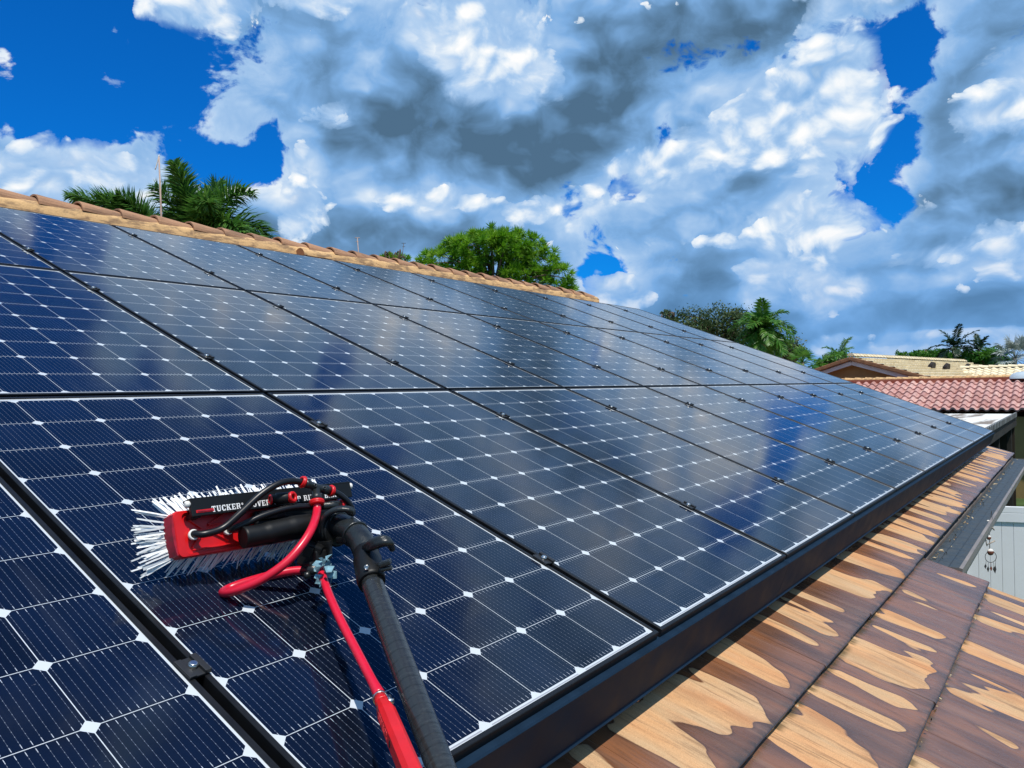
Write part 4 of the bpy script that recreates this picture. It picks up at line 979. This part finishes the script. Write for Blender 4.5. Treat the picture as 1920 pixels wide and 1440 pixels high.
def red_house():
    # eave parallel to world y; its near slope faces us (-x)
    ec = wat(1840, 770, 24.0); zE = ec.z; xE = ec.x; W_, sl = 3.30, R_(16.2)
    ya, yb = ec.y - 9.0, ec.y + 7.2
    e = thing('neighbour_house', 'low house with a salmon red barrel tile roof behind the patio roof', 'house', (xE + 3, ec.y, 0))
    dnv = Vector((-math.cos(sl), 0, -math.sin(sl))); nr = Vector((-math.sin(sl), 0, math.cos(sl))); al = Vector((0, -1, 0))
    rp = Vector((xE, yb, zE)) - dnv * W_
    mb = MB(); tiled(mb, rp, al, dnv, nr, yb - ya, W_, .262, .50, .085, .040); mb.build('roof_tiles', M_RED, e, e.location)
    mb = MB(); nr2 = Vector((math.sin(sl), 0, math.cos(sl))); dn2 = Vector((math.cos(sl), 0, -math.sin(sl)))
    a, b = rp, rp + al * (yb - ya)
    mb.add([a - nr * .03, b - nr * .03, b + dnv * W_ - nr * .03, a + dnv * W_ - nr * .03, b + dn2 * W_ * 1.6, a + dn2 * W_ * 1.6], [(0, 1, 2, 3), (1, 0, 5, 4)]); mb.build('roof_deck', M_REDRIDGE, e, e.location)
    mb = MB(); mb.box(rp + al * (yb - ya) / 2 + Vector((-.02, 0, .03)), (.26, yb - ya, .17)); mb.build('ridge_mortar', M_REDRIDGE, e, e.location)
    mb = MB(); ridge_row(mb, rp + Vector((0, 0, .09)), al, yb - ya, .12, .36); mb.build('ridge_tiles', M_MORTAR, e, e.location)
    mb = MB(); mb.box(Vector((xE + W_ * .95 + .3, (ya + yb) / 2, zE / 2 - .1)), (W_ * 1.9 - .2, yb - ya - .4, zE - .2)); mb.build('wall', M_OLIVE, e, e.location)
    mb = MB(); c = wat(1918, 703, 26.0); vs = []; n = 14
    for i in range(5):
        t = i / 4 * math.pi / 2
        for j in range(n): vs.append(c + Vector((math.cos(t) * math.cos(2 * math.pi * j / n) * .42, math.cos(t) * math.sin(2 * math.pi * j / n) * .42, math.sin(t) * .24 - .12)))
    mb.add(vs, [(i * n + j, i * n + (j + 1) % n, i * n + n + (j + 1) % n, i * n + n + j) for i in range(4) for j in range(n)], 0, True)
    o = mb.build('skylight', M_DOME, e, e.location)
red_house()
def tan_house():
    ap = wat(1595, 668, 30.0); en = wat(1812, 679, 41.6); en.z = ap.z
    d = (en - ap); L = d.length; d.normalize(); s_ = Vector((d.y, -d.x, 0))      # toward us / right
    sl = R_(17.0); Wn, Wf = 6.4, 6.4
    e = thing('neighbour_house', 'olive gabled house with a long cream tile roof and three dark vents', 'house', (ap + d * L / 2) - Vector((0, 0, ap.z)))
    for side, Wd in ((s_, Wn), (-s_, Wf)):
        dnv = (side * math.cos(sl) - Vector((0, 0, math.sin(sl)))); nr = (side * math.sin(sl) + Vector((0, 0, math.cos(sl))))
        mb = MB(); al = d
        if side == s_: tiled(mb, ap - nr * .04, al, dnv, nr, L, Wd, .30, .42, .014, .085)
        a, b = ap - nr * .06, ap + d * L - nr * .06
        mb.add([a, b, b + dnv * Wd, a + dnv * Wd], [(0, 1, 2, 3)]); mb.build('roof_tiles' if side == s_ else 'rear_roof', M_CREAM, e, e.location)
        mb = MB()                                                     # rake tiles and pale barge board
        p0, p1 = ap - d * .02, ap + dnv * Wd - d * .02
        n = 16
        for i in range(n): 
            q0 = p0 + dnv * (Wd * i / n); mb.bbox(q0 + dnv * (Wd / n / 2) + nr * .0 - Vector((0, 0, .09)), (Wd / n + .02, .10, .15), (dnv, d, nr), .03)
        mb.build('rake_tile_row', M_RAKE, e, e.location)
        mb = MB(); mb.box(ap + dnv * Wd / 2 + d * .10 - Vector((0, 0, .26)), (Wd, .06, .15), (dnv, d, nr)); mb.build('barge_board', M_TRIM, e, e.location)
    mb = MB(); ridge_row(mb, ap, d, L, .13, .36); mb.build('ridge_tiles', M_CREAM, e, e.location)
    g0 = ap + d * .45; t = math.tan(sl)
    mb = MB(); mb.add([g0 - Vector((0, 0, .15)), g0 + s_ * (Wn - .4) - Vector((0, 0, (Wn - .4) * t + .15)), Vector((*(g0 + s_ * (Wn - .4)).xy, 0)), Vector((*(g0 - s_ * (Wf - .4)).xy, 0)), g0 - s_ * (Wf - .4) - Vector((0, 0, (Wf - .4) * t + .15))], [(0, 1, 2, 3, 4)])
    for q in (s_ * (Wn - .4), -s_ * (Wf - .4)):
        a = g0 + q; b = ap + d * (L - .4) + q; z_ = ap.z - (Wn - .4) * t - .1
        mb.add([Vector((a.x, a.y, 0)), Vector((b.x, b.y, 0)), Vector((b.x, b.y, z_)), Vector((a.x, a.y, z_))], [(0, 1, 2, 3)])
    mb.build('gable_wall', M_OLIVE, e, e.location)
    dnv = (s_ * math.cos(sl) - Vector((0, 0, math.sin(sl)))); nr = (s_ * math.sin(sl) + Vector((0, 0, math.cos(sl))))
    for (u, v, dp) in ((1745, 690, 35.5), (1772.5, 692, 36.2), (1811.5, 692, 38.6)):
        r = (W3 @ ray(u, v)); c = CW + r * ((ap - CW).dot(nr) / r.dot(nr)) + nr * .02
        vs = []; N = 10
        for (l, rr) in ((-.10, .27), (.03, .27), (.10, .12)):
            for k in range(N + 1): vs.append(c + s_ * 0 + (-dnv) * l * 1.0 + d * math.cos(math.pi * k / N) * rr + nr * math.sin(math.pi * k / N) * rr * .9)
        mb = MB(); mb.add(vs, [(r_ * (N + 1) + k, r_ * (N + 1) + k + 1, (r_ + 1) * (N + 1) + k + 1, (r_ + 1) * (N + 1) + k) for r_ in range(2) for k in range(N)] + [tuple(range(N + 1)), tuple(range(2 * N + 2, 3 * N + 3))]); mb.build('roof_vent', M_VENT, e, e.location)
    # lower wing with scalloped tiles running to the right
    c = wat(1850, 690.5, 34.0); W_ = 3.0; al = Vector((0, -1, 0)); dnv = Vector((-math.cos(sl), 0, -math.sin(sl))); nr = Vector((-math.sin(sl), 0, math.cos(sl)))
    c = c + Vector((0, 1.0, 0))
    mb = MB(); tiled(mb, c, al, dnv, nr, 9.0, W_, .28, .36, .055, .022); mb.build('wing_tiles', M_CREAM, e, e.location)
    mb = MB(); ridge_row(mb, c + Vector((0, 0, .03)), al, 9.0, .12, .36); mb.build('wing_ridge', M_CREAM, e, e.location)
    dn2 = Vector((math.cos(sl), 0, -math.sin(sl)))
    mb = MB().add([c - nr * .03, c + al * 9 - nr * .03, c + al * 9 + dnv * W_ - nr * .03, c + dnv * W_ - nr * .03, c + al * 9 + dn2 * 4, c + dn2 * 4], [(0, 1, 2, 3), (1, 0, 5, 4)]); mb.box(c + al * 4.5 - Vector((-.3, 0, c.z / 2 + .5)), (4.6, 8.6, c.z - 1.0)); mb.build('wing_wall', M_OLIVE, e, e.location)
tan_house()

# ------------------------------------------------------------------ aerials
def mast(top, bot, d, r, m, label, hook=False):
    a, b = wat(*top, d), wat(*bot, d); b.z = min(b.z, a.z - .5)
    base = Vector((b.x, b.y, 0)) 
    e = thing('aerial_mast', label, 'aerial', base)
    mb = MB(); mb.tube([base, b, a], [r * 1.2, r, r * .8], 8); mb.build('mast', m, e, base)
    if hook:
        mb = MB(); q = wat(top[0] - 7, top[1] + 24, d); mb.tube(curve([a + Vector((0, 0, .0)), a + Vector((0, 0, .02)), (a + q) / 2, q], 4), r * .6, 6); mb.build('arm', M_WHITEP, e, base)
    else:
        mb = MB(); mb.tube([a - CXW * .05, a + CXW * .05], r * .8, 5); mb.tube([a - Vector((0, 0, .08)) - CXW * .03, a - Vector((0, 0, .08)) + CXW * .03], r * .7, 5); mb.build('crossbar', m, e, base)
mast((298, 294), (303, 420), 11.5, .014, M_ANT, 'rusty thin mast with a bent white arm beside the left palm', True)
mast((670, 446), (673.5, 490), 16.0, .010, M_ANT, 'thin reddish aerial behind the ridge, left of the pair')
mast((757, 456), (752, 500), 18.0, .008, M_DARKM, 'thin grey leaning aerial behind the ridge beside the small tufts')

# ------------------------------------------------------------------ trees
tg = np.random.default_rng(21)
class LeafB:
    def __init__(s): s.v, s.f, s.tn, s.cur = [], [], [], .5
    def quad(s, c, a, b):                                            # leaf of half length a, half width b
        k = len(s.v); s.v += [c - a, c + b, c + a, c - b]; s.f.append((k, k + 1, k + 2, k + 3)); s.tn += [s.cur] * 4
    def strip(s, p, q, r, w):                                        # bent blade p -> q -> r, w = half-width vector
        k = len(s.v); s.v += [p - w * .5, p + w * .5, q + w, q - w, r]; s.f += [(k, k + 1, k + 2, k + 3), (k + 3, k + 2, k + 4)]; s.tn += [s.cur] * 5
    def build(s, name, m, parent, origin):
        me = bpy.data.meshes.new(name); o0 = np.array(origin)
        me.from_pydata((np.array(s.v) - o0).tolist(), [], s.f); me.materials.append(m)
        me.attributes.new('tone', 'FLOAT', 'POINT').data.foreach_set('value', s.tn)
        ob = bpy.data.objects.new(name, me); COL.objects.link(ob); ob.parent = parent; return ob
npv = lambda v: np.array((v[0], v[1], v[2]), float)
UPW = np.array((0, 0, 1.))
def unit(v): return v / (np.linalg.norm(v) + 1e-9)
def tree_root(name, label, cat, c, group=None):
    return thing(name, label, cat, (c[0], c[1], 0), None, group)
def trunk(e, c, r, m, name='trunk', top=None, wob=.1):
    b = Vector((c[0], c[1], 0)); t = Vector(c if top is None else top); pts = [b.lerp(t, i / 6) + Vector((math.sin(i * 1.7) * wob, math.cos(i * 2.1) * wob, 0)) * (1 if 0 < i < 6 else 0) for i in range(7)]
    mb = MB(); mb.tube(curve(pts, 4), [r * (1.25 - .6 * i / 24) for i in range(25)], 9); return mb.build(name, m, e, (c[0], c[1], 0))
def feather(lb, p, d, L, droop, ln, w, n, plume=0.0, both=True):
    """pinnate frond from p along d with leaflets"""
    d = unit(npv(d)); p = npv(p); pts = []; cur = p.copy(); dd = d.copy()
    for i in range(n + 1):
        pts.append(cur.copy()); dd = unit(dd - UPW * droop / n); cur = cur + dd * L / n
    side0 = unit(np.cross(d, UPW))
    for i in range(2, n + 1):
        t = i / n; tan = unit(pts[min(i + 1, n)] - pts[i - 1]); sd = unit(np.cross(tan, UPW) if abs(tan[2]) < .95 else side0); upn = np.cross(sd, tan)
        lb.cur = tg.uniform(.15, .85)
        l = ln * (math.sin(math.pi * min(1, .18 + .82 * t * .94)) ** .6) * tg.uniform(.85, 1.1)
        for sgn in (-1, 1):
            for rep in range(1 if plume == 0 else 2):
                ang = tg.normal() * plume
                out = unit(sd * sgn * math.cos(ang) + upn * (math.sin(ang) + .15) + tan * (.55 + .5 * t))
                q = pts[i] + out * l * .55; r = q + unit(out - UPW * (.35 + .2 * tg.random())) * l * .45
                lb.strip(pts[i], q, r, unit(np.cross(out, upn + sd * tg.normal() * .4)) * w)
    return pts
def pinnate_palm(name, label, c, fr, mleaf, mtr, tr=.12, group=None, ln=.55, w=.016, plume=.5, n=42):
    e = tree_root(name, label, 'palm', c, group); trunk(e, c, tr, mtr, wob=.02)
    for (dv, L, dr) in fr:
        lb = LeafB(); pts = feather(lb, c, dv, L, dr, ln, w, n, plume)
        fo = lb.build('frond', mleaf, e, (c[0], c[1], 0))
        mb = MB(); mb.tube([Vector(p) for p in pts[::3]], [.028 * (1 - .85 * i / (len(pts[::3]) - 1)) for i in range(len(pts[::3]))], 5); mb.build('stem', mleaf, fo, (c[0], c[1], 0)) 
def dirw(right, up, fwd=0.0): return npv(CXW) * right + UPW * up + npv(CZW) * fwd
# left bushy palm: crown rises behind the ridge
c = npv(wat(372, 452, 13.0))
pinnate_palm('foxtail_palm', 'bushy dark green palm rising behind the ridge beside the mast', c,
  [(dirw(-.60, 1.0, -.1), 1.12, .35), (dirw(-.32, 1.0, .2), 1.25, .55), (dirw(-.12, 1.0, -.2), 1.28, .75), (dirw(.10, 1.0, .25), 1.25, 1.1), (dirw(.36, .95, -.1), 1.38, 1.85), (dirw(.55, .85, .2), 1.38, 2.1), (dirw(.80, .55, -.1), 1.25, 1.6), (dirw(.85, .2, .3), 1.15, 1.1),
   (dirw(-.4, 1.0, .5), 1.1, .6), (dirw(.3, 1.0, -.5), 1.2, 1.7), (dirw(-.75, .65, .3), 1.05, .6), (dirw(.45, .8, .6), 1.25, 1.9), (dirw(.65, .9, -.4), 1.35, 2.2)], L_PALM, M_PALMT, .13, 'palms behind the ridge', ln=.44, w=.016, plume=.85, n=80)
c = npv(wat(290, 432, 13.6))
pinnate_palm('foxtail_palm', 'low arching palm fronds showing over the ridge at the left', c,
  [(dirw(-.95, .70, .0), 1.62, .60), (dirw(-.90, .85, .3), 1.45, .95), (dirw(-.80, .55, -.3), 1.45, .45), (dirw(-.60, .70, -.1), 1.1, .7), (dirw(-.35, .55, -.2), .8, .5), (dirw(.4, .45, .4), .6, .6)], L_PALM, M_PALMT, .13, 'palms behind the ridge', ln=.42, w=.015, plume=.85, n=80)
# pine: tufts on a branching crown
def pine(label, blobs, D, ntuft, c, tsz, dz=1.6, nn=46):
    e = tree_root('pine_tree', label, 'tree', c); k = D / F_PX
    trunk(e, c, .16, M_BARK, wob=.08); lb = LeafB(); tips = []
    wts = np.array([b[2] * b[3] for b in blobs], float); wts /= wts.sum()
    for i in range(ntuft):
        u, v, ru, rv = blobs[tg.choice(len(blobs), p=wts)]
        while True:
            a = tg.uniform(-1, 1, 3)
            if a @ a < 1: break
        a = a * (a @ a) ** -.22 if tg.random() < .75 else a
        a /= max(1, np.linalg.norm(a))
        p = npv(wat(u + a[0] * ru, v + a[1] * rv, D + a[2] * ru * k * .8)); tips.append(p)
        outw = unit(dirw(a[0], -a[1] * .8 + .55, a[2]) + tg.normal(size=3) * .25)
        lb.cur = tg.random()
        for j in range(nn):
            g = unit(outw * tg.uniform(.15, 1.3) + unit(tg.normal(size=3)) * .95); l = tsz * tg.uniform(.7, 1.1)
            w_ = unit(np.cross(g, tg.normal(size=3))) * tsz * .045
            lb.strip(p, p + g * l * .6, p + g * l, w_)
    lb.build('crown', L_PINE, e, (c[0], c[1], 0))
    mb = MB(); o = Vector(c)
    for i in range(0, len(tips), max(1, len(tips) // 46)):
        p = Vector(tips[i]); m1 = o.lerp(p, .45) + Vector(tg.normal(size=3)) * .2 + Vector((0, 0, .25)); mb.tube(curve([o - Vector((0, 0, .8)), m1, p], 4), [.075, .07, .06, .055, .045, .035, .028, .02, .012], 5)
    mb.build('limbs', M_BARK, e, (c[0], c[1], 0))
pine('round crowned bright green pine standing behind the ridge at the centre', [(905, 462, 70, 30), (850, 485, 55, 32), (975, 470, 55, 30), (1015, 490, 38, 28), (1045, 520, 36, 20), (985, 515, 55, 24), (930, 445, 50, 18), (815, 490, 28, 20), (890, 500, 40, 20), (1072, 538, 14, 8), (950, 455, 60, 22)],
     34.0, 470, npv(wat(925, 535, 34.0)), .36)
pine('two small pine tufts showing above the ridge left of the round pine', [(727, 484, 14, 5), (755, 486, 14, 6)], 34.0, 30, npv(wat(740, 510, 34.0)), .22)
# broadleaf crowns
def broad(name, label, blobs, D, n, lsz, m, c, thick=1.0, group=None, cat='tree', twigs=26, shell=.45):
    e = tree_root(name, label, cat, c, group); k = D / F_PX; trunk(e, c, max(.08, .012 * D * .3), M_BARK, wob=.1)
    lb = LeafB(); wts = np.array([b[2] * b[3] for b in blobs], float); wts /= wts.sum(); cl = []
    ncl = max(12, n // 34)
    for i in range(ncl):
        u, v, ru, rv = blobs[tg.choice(len(blobs), p=wts)]; a = unit(tg.normal(size=3)) * tg.uniform(shell, 1.0) ** .6
        p = npv(wat(u + a[0] * ru, v + a[1] * rv, D + a[2] * ru * k * thick)); cl.append(p); R = k * min(ru, rv) * tg.uniform(.16, .36)
        lb.cur = tg.random()
        for j in range(n // ncl):
            q = p + tg.normal(size=3) * R * np.array((1, 1, .75)); nn = unit(tg.normal(size=3) + UPW * .6); t_ = unit(np.cross(nn, tg.normal(size=3))); s_ = lsz * tg.uniform(.6, 1.25)
            lb.quad(q, t_ * s_, np.cross(nn, t_) * s_ * .42)
    lb.build('crown', m, e, (c[0], c[1], 0))
    mb = MB(); o = Vector(c)
    for i in range(0, len(cl), max(1, len(cl) // twigs)):
        p = Vector(cl[i]); m1 = o.lerp(p, .5) + Vector(tg.normal(size=3)) * k * 6; mb.tube(curve([o - Vector((0, 0, k * 20)), m1, p], 4), [k * 3.0 * (1 - i_ / 9.5) + k * .3 for i_ in range(9)], 5)
    mb.build('limbs', M_BARK, e, (c[0], c[1], 0))
broad('oak_tree', 'dull green twiggy tree behind the far panels, left of the drooping palm', [(1300, 605, 40, 25), (1350, 600, 45, 27), (1385, 610, 40, 30), (1330, 625, 60, 25), (1400, 640, 50, 30)], 44, 11000, .085, L_OAK, npv(wat(1350, 640, 44)))
broad('oak_tree', 'small dull green treetop at the left end of the distant tree line', [(1252, 590, 12, 10), (1258, 600, 14, 8)], 46, 900, .085, L_OAK, npv(wat(1255, 605, 46)))
broad('tree', 'dark green shrub tree right of and under the drooping palm', [(1470, 650, 26, 22), (1455, 665, 30, 20), (1488, 662, 20, 18)], 40, 3600, .085, L_OAK, npv(wat(1470, 680, 40)))
broad('tree', 'small dark bush at the foot of the arching palm by the gable', [(1552, 682, 22, 13), (1575, 672, 26, 14), (1540, 690, 16, 8)], 46, 2200, .10, L_HEDGE, npv(wat(1560, 694, 46)))
broad('tree', 'long low bright green canopy beyond the cream roof, left of the dark palms', [(1700, 668, 24, 7), (1735, 666, 28, 9), (1768, 668, 26, 11), (1680, 672, 16, 4)], 62, 5200, .13, L_HEDGE, npv(wat(1730, 680, 62)))
broad('tree', 'dense bright green tree right of the dark palms', [(1835, 672, 24, 13), (1860, 670, 24, 16), (1815, 672, 20, 14), (1880, 676, 20, 14)], 58, 5200, .13, L_HEDGE, npv(wat(1850, 684, 58)))
# fan palms
def fan_leaf(lb, p, q, nrm, R, nseg, w, droop, arc=2.0):
    ax = unit(q - p); sd = unit(np.cross(nrm, ax)); nn = np.cross(ax, sd)
    lb.cur = tg.random()
    for i in range(nseg):
        t = (i / (nseg - 1) - .5) * 2 * arc; d = unit(ax * math.cos(t) + sd * math.sin(t) + nn * tg.normal() * .06); l = R * (1 - .22 * abs(t) / arc) * tg.uniform(.9, 1.08)
        m_ = q + d * l * .6; e_ = q + unit(d * .62 - UPW * droop * tg.uniform(.5, 1.3)) * l * .42 + (m_ - q) * .98
        lb.strip(q, m_, e_, unit(np.cross(d, nn)) * w)
def fan_palm(name, label, c, leaves, mleaf, R, group=None, tr=.13, nseg=26, w=.022, trunkm=M_PALMT):
    e = tree_root(name, label, 'palm', c, group); trunk(e, c, tr, trunkm, wob=.02)
    for (dv, pl, dr) in leaves:
        dv = unit(npv(dv)); q = c + dv * pl - UPW * pl * .10; lb = LeafB(); nrm = unit(UPW + dv * .4 + tg.normal(size=3) * .25)
        fan_leaf(lb, c, q, nrm, R * tg.uniform(.85, 1.1), nseg, w, dr); lf = lb.build('frond', mleaf, e, (c[0], c[1], 0))
        mb = MB(); mb.tube([Vector(c), Vector(q)], [.02, .012], 5); mb.build('stem', mleaf, lf, (c[0], c[1], 0))
def sphere_dirs(n, lo, hi):
    return [(math.cos(a) * math.cos(t), math.sin(a) * math.cos(t), math.sin(t)) for a, t in ((i * 2.39996, R_(lo + (hi - lo) * ((i + .5) / n))) for i in range(n))]
c = npv(wat(1430, 618, 34))
pinnate_palm('mop_palm', 'large bright green drooping palm rising past the array edge', c, [(d, tg.uniform(1.35, 1.75), tg.uniform(1.5, 2.3)) for d in sphere_dirs(26, -35, 80)], L_FAN, M_PALMT, .14, 'palms in the tree line', ln=.50, w=.034, plume=.35, n=26)
c = npv(wat(1505, 680, 38))
fan_palm('fan_palm', 'short spiky green fan palm low beside the array edge', c, [(d, tg.uniform(.4, .6), .3) for d in sphere_dirs(18, -30, 85)], L_FAN, .50, 'palms in the tree line', .12, 20, .022)
c = npv(wat(1903, 672, 46))
fan_palm('fan_palm', 'silvery grey fan palm at the right edge', c, [(d, tg.uniform(.75, 1.15), .35) for d in sphere_dirs(26, -55, 84)], L_SILVER, .78, 'palms in the tree line', .16, 24, .034)
# feather palms far off
def far_palm(label, u, v, D, L, n, mleaf, lo=-5, hi=80, ln=.45, w=.05, dr=1.6, ns=16):
    c = npv(wat(u, v, D)); pinnate_palm('royal_palm', label, c, [(d, L * tg.uniform(.85, 1.1), dr * tg.uniform(.7, 1.2)) for d in sphere_dirs(n, lo, hi)], mleaf, M_PALMT, .16, 'palms in the tree line', ln=ln, w=w, plume=.25, n=ns)
far_palm('slender palm with arching open fronds above the gable', 1574, 672, 40, 1.25, 8, L_FAN, 20, 82, .36, .022, 1.9, 26)
far_palm('tallest dark palm over the cream roof', 1791, 652, 58, 2.0, 13, L_DARKP, -15, 78, .50, .05, 1.3)
far_palm('smaller dark palm right of the tallest one', 1835, 655, 66, 1.5, 9, L_DARKP, 5, 80, .45, .05, 1.3)
far_palm('small dark green palm low beside the silver palm', 1872, 668, 56, 1.2, 12, L_PALM, -20, 75, .4, .045, 1.5)
# unbroken far wood closing the horizon
lb = LeafB(); e = None
for i in range(9000):
    a = tg.uniform(-20, 150); az = R_(a); D = tg.uniform(95, 125); hh = 3.2 + 1.6 * mnoise.noise((a * .22, 3.1, 0)) + 1.0 * mnoise.noise((a * .9, 1.1, 0)); z_ = hh * tg.random() ** .6
    p = npv(CW) * np.array((1, 1, 0)) + np.array((math.sin(az) * D, math.cos(az) * D, z_)); nn = unit(tg.normal(size=3)); t_ = unit(np.cross(nn, tg.normal(size=3)))
    lb.quad(p, t_ * .55, np.cross(nn, t_) * .35)
me = bpy.data.meshes.new('far_wood'); me.from_pydata([tuple(q) for q in lb.v], [], lb.f); me.materials.append(L_HEDGE)
me.attributes.new('tone', 'FLOAT', 'POINT').data.foreach_set('value', lb.tn)
o = bpy.data.objects.new('far_wood', me); COL.objects.link(o); o['kind'] = 'stuff'
